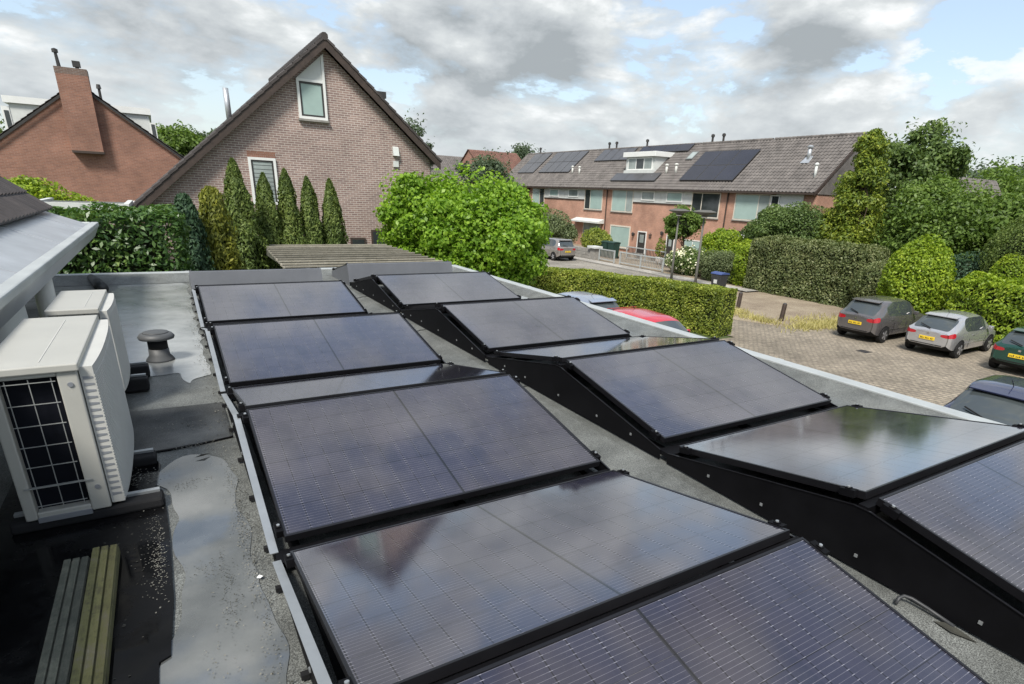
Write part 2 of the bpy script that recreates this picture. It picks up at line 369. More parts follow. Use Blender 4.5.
def struct(name, mb, mat, **kw):
    o = build(name, mb, mat, **kw); o['kind'] = 'structure'; return o

# ------------------------------------------------------------------ foliage helpers
def unit(a): return a/np.maximum(np.linalg.norm(a, axis=1, keepdims=True), 1e-9)
def leaf_mesh(P, Nn, size, aspect=.55, fold=.25, along=None, jit=.8):
    n = len(P); size = np.broadcast_to(np.asarray(size, float), (n,))*rng.uniform(.65, 1.3, n)
    Nn = unit(Nn+jit*rng.normal(size=(n, 3)))
    t = rng.normal(size=(n, 3)) if along is None else along+.45*rng.normal(size=(n, 3))
    t = unit(t-(t*Nn).sum(1, keepdims=True)*Nn); b = np.cross(Nn, t)
    s = size[:, None]
    v = np.empty((n, 4, 3))
    v[:, 0] = P-t*s*.5; v[:, 2] = P+t*s*.5
    v[:, 1] = P+b*s*aspect*.5+Nn*s*fold*.5; v[:, 3] = P-b*s*aspect*.5+Nn*s*fold*.5
    return v.reshape(-1, 3)
def leaf_obj(name, v, mat, parent):
    v = np.asarray(v, np.float32)-root_loc(parent).astype(np.float32)
    n = len(v)//4
    me = bpy.data.meshes.new(name); me.vertices.add(len(v)); me.vertices.foreach_set('co', v.astype(np.float32).ravel())
    me.loops.add(n*4); me.loops.foreach_set('vertex_index', np.arange(n*4, dtype=np.int32))
    me.polygons.add(n); me.polygons.foreach_set('loop_start', np.arange(n, dtype=np.int32)*4)
    me.update(calc_edges=True); me.validate()
    o = bpy.data.objects.new(name, me); COL.objects.link(o); me.materials.append(M[mat]); o.parent = parent
    return o
def sph(n):
    return unit(rng.normal(size=(n, 3)))
def lumpy(u, seed, amp=.15, freq=2.2):
    r = np.random.default_rng(seed); out = np.zeros(len(u))
    for i in range(7):
        k = r.normal(size=3)*freq*(1+.5*i); out += np.sin(u@k+r.uniform(0, 6))/(1+.5*i)
    return 1+amp*out/2
def blob_leaves(c, rad, n, size, seed, shell=.28, amp=.16, flat_bottom=None, mat_up=.25, aspect=.55):
    u = sph(n); rr = lumpy(u, seed, amp)*(1-shell*rng.random(n)**1.5)
    P = np.array(c)+u*rr[:, None]*np.array(rad)
    nn = unit(u/np.array(rad)); nn[:, 2] += mat_up
    return leaf_mesh(P, nn, size, aspect)
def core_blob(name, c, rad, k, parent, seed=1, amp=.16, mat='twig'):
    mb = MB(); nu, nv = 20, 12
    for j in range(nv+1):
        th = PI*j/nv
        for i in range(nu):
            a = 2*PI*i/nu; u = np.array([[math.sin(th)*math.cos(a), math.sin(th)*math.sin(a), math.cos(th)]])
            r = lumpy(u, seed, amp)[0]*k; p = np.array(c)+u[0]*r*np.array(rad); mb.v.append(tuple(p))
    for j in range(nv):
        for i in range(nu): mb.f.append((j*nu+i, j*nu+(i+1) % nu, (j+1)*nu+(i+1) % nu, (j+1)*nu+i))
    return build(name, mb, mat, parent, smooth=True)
def shrub(name, label, c, rad, n, size, mat, seed, group=None, cat='shrub', amp=.16, base=None, core=.72, aspect=.55, ncl=0):
    base = GZ if base is None else base
    t = thing(name, label, cat, (c[0], c[1], base), 0, group)
    v = [blob_leaves(c, rad, n, size, seed, amp=amp, aspect=aspect)]
    for i in range(ncl):
        u = sph(1)[0]; u[2] = abs(u[2])*.9
        cc = np.array(c)+u*np.array(rad)*rng.uniform(.75, .95); r = np.array(rad)*rng.uniform(.2, .36)
        v.append(blob_leaves(cc, r, n//(ncl*1), size, seed+i+50, shell=.5, amp=.25, aspect=aspect))
    leaf_obj('foliage', np.concatenate(v), mat, t)
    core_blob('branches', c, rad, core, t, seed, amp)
    mb = MB()
    for k in range(4):
        a = k*1.7+seed; mb.tube([(c[0]+.1*math.cos(a), c[1]+.1*math.sin(a), base), (c[0]+.3*rad[0]*math.cos(a), c[1]+.3*rad[1]*math.sin(a), c[2])], [.05, .03], 6)
    build('stem', mb, 'bark', t)
    return t
def hedge(name, label, x0, x1, y0, y1, z0, z1, n, size, mat, seed, group=None, wav=.07, aspect=.55, rnd=.12, along=None, leanfn=None):
    t = thing(name, label, 'hedge', ((x0+x1)/2, (y0+y1)/2, z0), 0, group)
    dx, dy, dz = x1-x0, y1-y0, z1-z0
    ar = np.array([dy*dz, dy*dz, dx*dz, dx*dz, dx*dy*1.15]); k = rng.choice(5, n, p=ar/ar.sum())
    a, b = rng.random(n), rng.random(n)
    P = np.empty((n, 3)); nn = np.zeros((n, 3))
    for s in range(5):
        i = k == s; m = i.sum()
        if s < 2: P[i] = np.c_[np.full(m, (x0, x1)[s]), y0+a[i]*dy, z0+b[i]*dz]; nn[i, 0] = (-1, 1)[s]
        elif s < 4: P[i] = np.c_[x0+a[i]*dx, np.full(m, (y0, y1)[s-2]), z0+b[i]*dz]; nn[i, 1] = (-1, 1)[s-2]
        else: P[i] = np.c_[x0+a[i]*dx, y0+b[i]*dy, np.full(m, z1)]; nn[i, 2] = 1
    # rounded arrises and a wavy clipped face
    c = np.array([(x0+x1)/2, (y0+y1)/2, (z0+z1)/2]); h = np.array([dx, dy, dz])/2-rnd
    q = np.clip(P-c, -h, h); d = P-c-q; q[:, 2] = np.where((P-c)[:, 2] < -h[2], (P-c)[:, 2], q[:, 2]); d = P-c-q
    dn = np.linalg.norm(d, axis=1, keepdims=True); P = c+q+d/np.maximum(dn, 1e-6)*np.minimum(dn, rnd)
    w = np.zeros(n); rr = np.random.default_rng(seed)
    for i in range(8):
        kv = rr.normal(size=3)*(1.2+.9*i); w += np.sin(P@kv+rr.uniform(0, 6))/(1+.35*i)
    P += nn*(w*wav*.5-rng.random(n)**2*.16)[:, None]
    nn[:, 2] += .25
    leaf_obj('foliage', leaf_mesh(P, nn, size, aspect, jit=.7, along=along), mat, t)
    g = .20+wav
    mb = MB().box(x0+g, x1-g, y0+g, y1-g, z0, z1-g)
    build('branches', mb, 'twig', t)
    return t
def limb(mb, a, b, r0, r1, seed, n=5, wob=.12):
    r = np.random.default_rng(seed); a, b = np.array(a, float), np.array(b, float); L = np.linalg.norm(b-a)
    pts = [a+(b-a)*t+r.normal(size=3)*wob*L*.25*math.sin(PI*t) for t in np.linspace(0, 1, n)]
    mb.tube(pts, [r0+(r1-r0)*t for t in np.linspace(0, 1, n)], 7)
def tree(name, label, base, c, rad, ncl, nper, size, mat, seed, group=None, env='ell', clr=(.18, .34), trunk=.18, cat='tree', amp=.3, aspect=.6, core=.0, up=.3, spread=1.0, lowcut=-.75):
    r = np.random.default_rng(seed)
    t = thing(name, label, cat, base, 0, group)
    cs = []
    while len(cs) < ncl:
        u = r.normal(size=3); u /= np.linalg.norm(u)
        if env == 'ell':
            if u[2] < lowcut: continue
            p = np.array(c)+u*np.array(rad)*r.uniform(.35, .88)**.6*spread; k = 1
        else:
            h = r.random()**1.25; k = (1-h)**.85*.95+.05; a = r.uniform(0, 2*PI)
            p = np.array([c[0]+math.cos(a)*rad[0]*k*r.uniform(.45, .9), c[1]+math.sin(a)*rad[1]*k*r.uniform(.45, .9), c[2]-rad[2]+h*2*rad[2]])
        cs.append((p, k))
    v = []; rm = (rad[0]+rad[1]+rad[2])/3
    for i, (p, k) in enumerate(cs):
        rr = rm*r.uniform(*clr)*(1 if env == 'ell' else .45+.6*k)
        v.append(blob_leaves(p, (rr, rr, rr*.8), int(nper*(.5+.7*rr/(rm*clr[1]))), size, seed*7+i, shell=.65, amp=amp, mat_up=up, aspect=aspect))
    ns = int(ncl*nper*.16)
    if env == 'ell': v.append(blob_leaves(c, np.array(rad)*1.02, ns, size, seed+900, shell=.6, amp=.22, aspect=aspect))
    leaf_obj('crown', np.concatenate(v), mat, t)
    mb = MB(); top = np.array(c)+np.array([0, 0, rad[2]*.25]) if env == 'ell' else np.array(c)+np.array([0, 0, rad[2]*.8])
    limb(mb, base, top, trunk, trunk*.3, seed, 7, .05)
    for i, (p, k) in enumerate(cs[:min(ncl, 26)]):
        f = r.uniform(.45, .9); a = np.array(base)+(top-np.array(base))*f
        limb(mb, a, p, trunk*.32*(1.1-f*.6), trunk*.07, seed+i+1, 5, .2)
    build('trunk', mb, 'bark', t, smooth=True)
    if core: core_blob('inner_branches', c, rad, core, t, seed, .2)
    return t


# ------------------------------------------------------------------ the flat roof we stand over
ROOF = -.12
RX0, RX1, RY0, RY1 = -2.6, 4.82, -12.0, 3.22
RAISED = -.066
def flat_roof():
    t = thing('flat_roofed_garage', 'low flat roofed garage block with grey felt roof carrying the solar panels', 'garage', (2, -4, GZ))
    build('wall', MB().box(RX0, RX1-.06, RY0, RY1-.06, GZ, ROOF-.10), 'brick_brown', t)
    build('roof_felt', MB().box(RX0, RX1-.06, RY0, RY1-.06, ROOF-.095, ROOF), 'felt', t)
    # sloped felt upstands along the far and right edges
    u = MB()
    u.prism([(RX0, 2.72, ROOF+.004), (RX0, 3.06, -.012), (RX0, 3.06, ROOF+.004)], (RX1-.16-RX0, 0, 0))
    build('felt_upstand', u, 'felt', t)
    u = MB().prism([(4.30, RY0, ROOF+.005), (4.688, RY0, -.014), (4.688, RY0, ROOF+.005)], (0, 2.9-RY0, 0))
    build('felt_upstand', u, 'felt', t)
    build('felt_raised', MB().prism([(1.80, RY0, ROOF+.003), (2.08, RY0, RAISED), (4.40, RY0, RAISED), (4.5, RY0, ROOF+.003)], (0, 2.75-RY0, 0)), 'felt', t)
    c = MB(); ys = [RY0, -9.6, -7.2, -4.8, -2.3, .15, 1.9, RY1]
    for a, b in zip(ys[:-1], ys[1:]):
        c.box(4.69, 4.84, a+.002, b-.002, -.20, .0)
    for a in ys[1:-1]: c.box(4.686, 4.844, a-.04, a+.04, -.19, .003)
    build('edge_coping', c, 'coping', t, bevel=.006)
    c = MB(); xs = [RX0-1.2, -.02, 1.9, 3.4, 4.66]
    for a, b in zip(xs[:-1], xs[1:]): c.box(a+.002, b-.002, 3.064, 3.24, -.20, .0)
    for a in xs[1:-1]: c.box(a-.04, a+.04, 3.06, 3.244, -.19, .003)
    build('edge_coping', c, 'coping', t, bevel=.006)
    # felt lap seams
    s = MB()
    for y in (-6.9, -4.35, -2.05, .3): s.bar((2.08, y, RAISED+.002), (4.38, y+.22, RAISED+.002), .022, .006).bar((1.80, y-.03, ROOF+.006), (2.078, y, RAISED+.002), .022, .006)
    build('felt_seam', s, 'felt_dark', t)
    # darker lap of felt with a curved free edge beside the heat pumps
    pts = []
    for i in range(13):
        x = -1.1+i/12*1.03; pts.append((x, -4.30-.10*math.sin(PI*i/12*.9)-.02*i/12, ROOF+.002))
    lap = MB().prism(pts+[(-.07, -3.62, ROOF+.002), (-1.1, -3.55, ROOF+.002)], (0, 0, .008))
    build('felt_lap', lap, 'felt_dark', t)
    build('felt_seam', MB().tube([(p[0], p[1], ROOF+.008) for p in pts], .007, 6), 'reflection_seam', t)
    # black sheet standing for a dark reflection in the wet by the near heat pump
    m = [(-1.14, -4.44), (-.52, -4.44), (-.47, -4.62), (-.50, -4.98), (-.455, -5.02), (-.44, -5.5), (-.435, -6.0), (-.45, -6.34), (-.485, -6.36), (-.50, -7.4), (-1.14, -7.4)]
    build('reflection_sheet', MB().prism([(x, y, ROOF+.001) for x, y in m], (0, 0, .011)), 'reflection_seam', t)
    # felt dressed over a pipe at the far upstand
    r = MB().tube([(-1.32, 3.02, -.04), (-1.22, 2.6, -.06), (-1.14, 2.1, -.07)], [.055, .075, .085], 12)
    build('felt_roll', r, 'felt_dark', t, smooth=True)
    return t
flat_roof()

def puddle(pts, z, seed, mat='film', n=6, amp=.035):
    r = np.random.default_rng(seed); out = []
    m = len(pts)
    for i in range(m):
        a, b = np.array(pts[i]), np.array(pts[(i+1) % m]); L = np.linalg.norm(b-a); k = max(2, int(L/.05))
        for j in range(k): out.append(a+(b-a)*j/k)
    out = np.array(out); w = r.normal(size=(len(out), 2))
    for _ in range(2): w = (np.roll(w, 1, 0)+w+np.roll(w, -1, 0))/3
    for _ in range(7): out = (np.roll(out, 1, 0)+2*out+np.roll(out, -1, 0))/4
    out = out+w*amp*1.2
    for _ in range(2): out = (np.roll(out, 1, 0)+2*out+np.roll(out, -1, 0))/4
    o = mesh_obj('puddle', [(x, y, z) for x, y in out], [tuple(range(len(out)))], mat, None); o['kind'] = 'structure'
    me = o.data
    return o
puddle([(-1.0, 2.66), (-.08, 2.68), (-.085, -2.9), (-.14, -2.75), (-.25, -3.1), (-.32, -2.6), (-.55, -2.75), (-.80, -2.5), (-1.0, 1.5)], ROOF+.004, 1)
puddle([(-.50, -4.62), (-.34, -4.47), (-.17, -4.6), (-.11, -5.0), (-.13, -5.5), (-.15, -5.85), (-.11, -6.2), (-.10, -7.3), (-.5, -7.3), (-.497, -6.45), (-.425, -6.3), (-.42, -5.6), (-.435, -5.1)], ROOF+.004, 2, 'water')
puddle([(4.05, 2.4), (4.36, 2.4), (4.37, .2), (4.36, -1.6), (4.25, -2.5), (4.0, -2.2), (3.98, .5)], RAISED+.0045, 3)

def debris(name, spots, mat, label, seed):
    r = np.random.default_rng(seed); P = []; S = []
    for (x, y, sx, sy, n, s) in spots:
        P.append(np.c_[r.normal(x, sx, n), r.normal(y, sy, n), np.full(n, ROOF+.014)]); S.append(np.full(n, s))
    P = np.concatenate(P); S = np.concatenate(S); nn = np.tile([0, 0, 1.], (len(P), 1))
    t = leaf_obj(name, leaf_mesh(P, nn, S, .6, .1, jit=.25), mat, None) if False else None
    v = leaf_mesh(P, nn, S, .6, .1, jit=.25)
    o = mesh_obj(name, v, [(4*i, 4*i+1, 4*i+2, 4*i+3) for i in range(len(P))], mat, None, recalc=False)
    tag(o, label, 'debris', None, 'stuff'); return o
debris('leaf_debris', [(-.5, -5.6, .03, .22, 130, .008), (-.475, -5.72, .015, .14, 160, .008), (-.50, -5.35, .02, .06, 60, .006), (-.28, -4.42, .06, .05, 120, .010), (-.15, -5.9, .02, .5, 220, .009), (-.11, -2.6, .03, 1.2, 160, .012), (-.56, -4.78, .05, .06, 120, .010), (-.3, -6.6, .05, .3, 70, .009), (-.33, -4.05, .12, .08, 90, .012)], 'debris', 'pale bits of leaf litter lying in the wet on the flat roof', 1)
debris('algae_flecks', [(-.30, -5.85, .05, .04, 60, .008), (-.24, -6.05, .02, .12, 90, .008), (-.12, -5.5, .025, .5, 360, .009), (-.11, -1.2, .03, 1.5, 160, .016), (-.33, -4.95, .05, .03, 60, .008), (-.62, -6.0, .12, .5, 60, .012)], 'algae', 'dark specks of algae scattered through the roof puddle', 2)
o = mesh_obj('fallen_leaf', [(-.30, -4.62, ROOF+.016), (-.26, -4.60, ROOF+.022), (-.21, -4.585, ROOF+.014), (-.25, -4.625, ROOF+.02)], [(0, 1, 2, 3)], 'algae'); tag(o, 'curled black leaf on the wet felt beside the near heat pump', 'leaf')
o = mesh_obj('fallen_leaf', [(2.10, -7.60, RAISED+.006), (2.135, -7.64, RAISED+.012), (2.12, -7.75, RAISED+.006), (2.085, -7.67, RAISED+.010)], [(0, 1, 2, 3)], 'algae'); tag(o, 'dark pointed leaf on the grey felt between the two panel rows', 'leaf')
o = mesh_obj('white_petal', [(-.138, -6.02, ROOF+.016), (-.125, -6.008, ROOF+.02), (-.112, -6.02, ROOF+.016), (-.125, -6.034, ROOF+.018)], [(0, 1, 2, 3)], 'white'); tag(o, 'small white petal at the puddle edge by the left panel rail', 'petal')

# ------------------------------------------------------------------ solar panels on east-west frames
PW, PL, TILT = 1.722, 1.134, .1959
PC, PH = PL*math.cos(TILT), PL*math.sin(TILT)
GL, GH = .124, .057
PER = 2*PC+GL+GH
XR, YR, ZR = PW+.48, -.018, .062
def panel_proto():
    t = thing('solar_panel', 'x', 'solar panel', (0, 0, 0))
    w = .011; f = MB()
    f.box(0, PW, 0, w, -.035, 0); f.box(0, PW, PL-w, PL, -.035, 0); f.box(0, w, w, PL-w, -.035, 0); f.box(PW-w, PW, w, PL-w, -.035, 0)
    f.box(w, PW-w, w, PL-w, -.030, -.012)
    build('frame', f, 'black_frame', t, local=True)
    g = MB().quad((w, w, -.0025), (PW-w, w, -.0025), (PW-w, PL-w, -.0025), (w, PL-w, -.0025))
    build('glass', g, 'solar', t, local=True)
    for x in (-.014, PW+.014):
        for y in (.07, PL-.07):
            c = MB().box(x-.016, x+.016, y-.035, y+.035, -.03, .004).box(x-.010, x+.010, y-.012, y+.012, .004, .010)
            co = build('clamp', c, 'black_metal', t, local=True)
            build('bolt', MB().lathe([(.007, 0), (.007, .006)], (x, y, .010), 8), 'alu', co, local=True)
    return t
proto = panel_proto(); used = [False]
NAMES = {0: 'farthest', 1: 'second from the far end', 2: 'third from the far end', 3: 'nearest'}
def place_panel(col, kind, k):
    x = 0 if col == 'L' else XR; dy = 0 if col == 'L' else YR; dz = 0 if col == 'L' else ZR
    y0 = -k*PER+dy
    o = proto if not used[0] else copy_tree(proto); used[0] = True
    row = 'left' if col == 'L' else 'right'
    if kind == 'N':
        o.location = (x, y0-PC, dz); o.rotation_euler = (TILT, 0, 0)
        o['label'] = 'black solar panel facing the viewer, %s in the %s row' % (NAMES[k], row)
        o['group'] = 'solar panels sloping towards the viewer'
    else:
        yl = y0-PC-GL
        o.location = (x+PW, yl, dz); o.rotation_euler = (TILT, 0, PI)
        o['label'] = {-1: 'solar panel tipped away behind the farthest ridge of the %s row', 0: 'solar panel tipped away between the two farthest ridges of the %s row',
                      1: 'narrow looking panel tipped away, mirroring sky in the middle of the %s row', 2: 'pale sky mirroring panel tipped away, nearest such panel in the %s row'}[k] % row
        o['group'] = 'solar panels sloping away from the viewer'
for col in 'LR':
    for k in range(4): place_panel(col, 'N', k)
    for k in (-1, 0, 1, 2): place_panel(col, 'A', k)

def end_panel(col):     # single panel at the far end with a steep sheet metal wind deflector
    x = 0 if col == 'L' else XR; dz = 0 if col == 'L' else ZR; yb = 1.42+(0 if col == 'L' else YR)
    o = copy_tree(proto); o.location = (x+PW, yb+.04+PC, dz); o.rotation_euler = (TILT, 0, PI)
    o['label'] = 'solar panel behind the grey wind deflector at the far end of the %s row' % ('left' if col == 'L' else 'right'); o['group'] = 'solar panels sloping away from the viewer'
    t = thing('wind_deflector', 'flat grey sheet metal wind deflector closing the far end of the %s row' % ('left' if col == 'L' else 'right'), 'wind deflector', (x+PW/2, yb, ROOF), 0, 'wind deflectors at the far end')
    m = MB().prism([(x-.04, yb-.07, dz-.06), (x-.04, yb, dz+PH-.012), (x-.04, yb+.03, dz+PH-.004), (x-.04, yb+.03, dz+PH-.010), (x-.04, yb+.004, dz+PH-.016), (x-.04, yb-.066, dz-.06)], (PW+.08, 0, 0))
    build('sheet', m, 'deflector', t)
    for xx in (x-.035, x+PW+.032):
        s = MB().prism([(xx, yb-.06, ROOF+.01), (xx, yb+.02, dz+PH-.02), (xx, yb+PC+.02, dz-.035), (xx, yb+PC+.03, ROOF+.01)], (.003, 0, 0)); build('side_plate', s, 'deflector', t)

for col in 'LR': end_panel(col)

def mount(col, k):
    x = 0 if col == 'L' else XR; dz = 0 if col == 'L' else ZR; y0 = -k*PER+(0 if col == 'L' else YR)
    zb = ROOF+.012 if col == 'L' else RAISED+.012
    ya, yl = y0+GH+PC, y0-PC
    t = thing('panel_mount', 'black mounting frame with closed sides under the %s ridge of the %s row' % (['farthest', 'second farthest', 'second nearest', 'nearest'][k], 'left' if col == 'L' else 'right'), 'mounting frame', (x+PW/2, y0, ROOF), 0, 'mounting frames under the panel ridges')
    for sd, xs in ((-1, x-.055), (1, x+PW+.052)):
        p = MB().prism([(xs, yl-.03, zb), (xs, yl-.03, dz-.055), (xs, y0-.01, dz+PH-.055), (xs, y0+GH+.01, dz+PH-.055), (xs, ya+.03, dz-.055), (xs, ya+.03, zb)], (.003, 0, 0))
        sp = build('side_plate', p, 'black_metal', t)
        fl = MB()
        xo = xs+.0015+sd*.0
        w = .034 if (col == 'L' and sd < 0) else .009
        xc = xs+(.018 if (col == 'L' and sd < 0) else 0)
        fl.bar((xc-(.016 if w > .02 else 0), yl-.03, dz-.052), (xc-(.016 if w > .02 else 0), y0-.01, dz+PH-.052), w, .004, (1, 0, 0) if False else (0, 0, 1))
        fl.bar((xc-(.016 if w > .02 else 0), y0+GH+.01, dz+PH-.052), (xc-(.016 if w > .02 else 0), ya+.03, dz-.052), w, .004)
        fl.bar((xc-(.016 if w > .02 else 0), y0-.012, dz+PH-.052), (xc-(.016 if w > .02 else 0), y0+GH+.012, dz+PH-.052), w, .004)
        build('flange', fl, 'alu' if (col == 'L' and sd < 0) else 'black_frame', sp)
        for yy in (yl+.25, yl+.62, y0, ya-.3, ya-.66): build('rivet', MB().box(xs+sd*.002-.003, xs+sd*.002+.006, yy-.007, yy+.007, zb+.055, zb+.069), 'alu', sp)
        
    rl = MB()
    for xx in (x+.02, x+PW/2-.02, x+PW-.06): rl.box(xx, xx+.04, yl-GL/2+.002, ya+GL/2-.002, zb, zb+.03)
    build('base_rail', rl, 'black_metal', t)
    build('ridge_beam', MB().box(x-.05, x+PW+.05, y0+.006, y0+GH-.006, dz+PH-.09, dz+PH-.040), 'black_metal', t)
    vl = MB().box(x-.05, x+PW+.05, yl-GL+.012, yl-.012, dz-.085, dz-.055)  # black strip added to stand for shadow in the valley gap
    build('valley_shade_strip', vl, 'black_metal', t)
    if col == 'L':
        for yy in np.linspace(yl+.1, ya-.1, 5): build('foot', MB().box(x-.082, x-.056, yy-.012, yy+.012, zb, zb+.02), 'black_rubber', t)
for col in 'LR':
    for k in range(4): mount(col, k)

o = build('cable_conduit', MB().tube([(2.065, -7.47, RAISED+.010), (2.085, -7.468, RAISED+.030), (2.105, -7.475, RAISED+.038), (2.120, -7.50, RAISED+.036), (2.128, -7.56, RAISED+.026), (2.132, -7.66, RAISED+.010)], .0075, 8), 'bin_grey', smooth=True)
tag(o, 'grey cable conduit looping over the felt between the panel rows', 'cable conduit')

# ------------------------------------------------------------------ heat pumps
def heat_pump(label, x0, x1, xg, y0, y1, z0, z1, near):
    t = thing('heat_pump', label, 'heat pump', ((x0+x1)/2, (y0+y1)/2, ROOF), 0, 'heat pump outdoor units by the house wall')
    zt = z1-.035
    # cabinet with a recessed coil opening in the side
    c = MB(); xa, xb, za, zb = x0+.045, x1-.075, z0+.035, zt-.02
    c.box(x0, xa, y0, y1, z0, zt); c.box(xb, x1, y0, y1, z0, zt)
    c.box(xa, xb, y0, y0+.2, z0, za); c.box(xa, xb, y0, y0+.2, zb, zt); c.box(xa, xb, y0+.2, y1, z0, zt)
    cab = build('cabinet', c, 'ac_beige', t, bevel=.006)
    lid = MB().box(x0-.012, x1+.010, y0-.014, y1+.012, zt, z1)
    build('lid', lid, 'ac_beige', t, bevel=.006)
    build('lid_seam', MB().box(x0+.17*1.1, x0+.17*1.1+.004, y0+.06, y1-.1, z1+.0005, z1+.002), 'ac_white', t)
    cl = MB().box(xa-.002, xb+.002, y0+.05, y0+.195, za-.002, zb+.002)
    build('coil', cl, 'ac_dark', t)
    g = MB(); n = 6
    for i in range(3):
        x = xa+.022+(xb-xa-.044)*i/2; g.bar((x, y0+.010, za+.005), (x, y0+.010, zb-.005), .0032, .0032, (1, 0, 0))
    for i in range(n+1):
        z = za+.03+(zb-za-.05)*i/n; g.bar((xa+.008, y0+.006, z), (xb-.008, y0+.006, z), .0032, .0032)
    z = za+.03+(zb-za-.05)/n
    g.bar((xa-.018, y0-.004, z), (xb+.03, y0-.004, z), .006, .006)
    build('guard_grid', g, 'wire', t)
    build('base_lip', MB().box(xa, xb, y0-.008, y0+.02, z0-.012, z0+.012), 'alu_grey', t)
    for z in (z0+.12, zt-.06): build('screw', MB().lathe([(.011, -.005), (.011, 0)], ((xb+x1)/2+.004, y0, z), 12, 'y'), 'alu_grey', t)
    build('handle', MB().box(x0+.005, x0+.05, y0-.016, y0-.001, zt-.03, zt-.012), 'ac_beige', t, bevel=.004)
    # front grille: bowed louvred panel standing proud of the cabinet
    gp = MB(); m = 12
    ys = np.linspace(y0+.02, y1-.02, m+1); bow = [xg-(xg-x1)*.26*(abs(2*i/m-1))**2.6 for i in range(m+1)]
    prof = [(x1+.004, ys[0])]+[(b, y) for b, y in zip(bow, ys)]+[(x1+.004, ys[-1])]
    gp.prism([(x, y, z0+.012) for x, y in prof], (0, 0, zt-z0-.002))
    gr = build('front_grille', gp, 'ac_white', t)
    sl = MB(); ns = 46
    for j in range(ns):
        z = z0+.03+(zt-z0-.05)*j/ns
        for i in range(m):
            a, b = (bow[i], ys[i]), (bow[i+1], ys[i+1])
            sl.bar((a[0]+.0005, a[1], z), (b[0]+.0005, b[1], z), .004, .0065)
    build('louvre', sl, 'ac_white', gr)
    v = MB()
    for j in range(20):
        z = z0+.05+(zt-z0-.10)*j/19; v.prism([(x1+.012, y0+.0185, z), (bow[0]-.006, y0+.0185, z+.004), (bow[0]-.006, y0+.0185, z+.012), (x1+.012, y0+.0185, z+.016)], (0, .0008, 0))
    build('side_vent', v, 'alu_grey', gr)
    return t
HP1 = dict(x0=-.985, x1=-.665, xg=-.59, y0=-5.18, y1=-4.06, z0=-.055, z1=.665)
HP2 = dict(x0=-.96, x1=-.70, xg=-.635, y0=-3.56, y1=-2.76, z0=.02, z1=.62)
heat_pump('near beige heat pump, its dark coil side with wire grid facing the viewer', near=True, **HP1)
heat_pump('farther beige heat pump, half hidden behind the nearer unit', near=False, **HP2)
def foot(label, x0, x1, y, h):
    t = thing('rubber_foot', label, 'support foot', ((x0+x1)/2, y, ROOF), 0, 'rubber support feet under the heat pumps')
    build('block', MB().prism([(x0, y-.065, ROOF+.012), (x0, y-.055, ROOF+h), (x0, y+.055, ROOF+h), (x0, y+.065, ROOF+.012)], (x1-x0, 0, 0)), 'black_rubber', t, bevel=.012)
    build('rail', MB().box(x0+.01, x1-.012, y+.02, y+.05, ROOF+h+.0005, ROOF+h+.014), 'alu', t)
foot('black rubber foot with metal rail under the near end of the near heat pump', -1.05, -.455, -5.12, .062)
foot('black rubber foot with metal rail under the far end of the near heat pump', -1.05, -.485, -4.56, .062)
foot('black rubber foot with metal rail under the near end of the farther heat pump', -1.02, -.53, -3.06, .11)
foot('black rubber foot with metal rail under the far end of the farther heat pump', -1.02, -.53, -2.68, .11)
def plank(label, x0, x1, y0, y1, mat, cut=None):
    t = thing('wooden_plank', label, 'plank', ((x0+x1)/2, (y0+y1)/2, ROOF), 0, None)
    w = (x1-x0)/3; m = MB()
    m.box(x0, x1, y0, y1, ROOF+.013, ROOF+.052)
    for i in range(3): m.box(x0+i*w+.003, x0+(i+1)*w-.003, y0+.002*i, y1+.003-.004*i, ROOF+.0525, ROOF+.064)
    build('board', m, mat, t, bevel=.003)
plank('grey weathered grooved plank lying left of its mossy twin', -.812, -.722, -7.3, -5.60, 'plank_grey')
plank('mossy yellow green grooved plank beside the dark reflection', -.719, -.625, -7.3, -5.55, 'plank_moss')

def vent():
    c = (-.455, -2.16, ROOF)
    t = thing('roof_vent', 'grey mushroom capped roof vent standing in the puddle', 'roof vent', c)
    build('base', MB().lathe([(.115, .004), (.11, .02), (.083, .055), (.080, .115)], c, 24), 'vent_grey', t, smooth=True)
    build('pipe', MB().lathe([(.078, .1152), (.078, .205)], c, 24), 'black_rubber', t, smooth=True)
    cap = MB().lathe([(.10, .1955), (.138, .2055), (.145, .225), (.125, .250), (.105, .258)], c, 28)
    cp = build('cap', cap, 'vent_grey', t, smooth=True)
    build('cap_top', MB().lathe([(.104, .2585), (.098, .266), (.0, .269)][:2]+[(.02, .268)], c, 28), 'vent_grey', cp, smooth=True)
vent()

# ------------------------------------------------------------------ tiled roofs
def tiles(mb, o, u, v, ulen, vlen, tw=.30, ch=.34, amp=.022, lift=.03, nper=6):
    """pantiles: o = lower corner, u = along the eave, v = up the slope"""
    o, u, v = Vector(o), Vector(u).normalized(), Vector(v).normalized(); n = u.cross(v)
    if n.z < 0: n = -n
    nc = int(round(vlen/ch)); ch = vlen/nc; nt = max(1, int(round(ulen/tw))); k = nt*nper
    prof = []
    for i in range(k+1):
        ph = (i % nper)/nper
        prof.append(amp*(math.sin(2*PI*ph)*.7+(.9 if ph < .17 else 0)))
    for c in range(nc):
        b = len(mb.v)
        for i in range(k+1):
            q = o+u*(ulen*i/k)
            mb.v.append(tuple(q+v*(c*ch-.03)+n*(lift+prof[i])))
            mb.v.append(tuple(q+v*((c+1)*ch)+n*(prof[i]+.002)))
            mb.v.append(tuple(q+v*(c*ch-.03)+n*(-.012)))
        for i in range(k):
            a = b+3*i
            mb.f.append((a, a+3, a+4, a+1)); mb.f.append((a+2, a+5, a+3, a))
    return mb

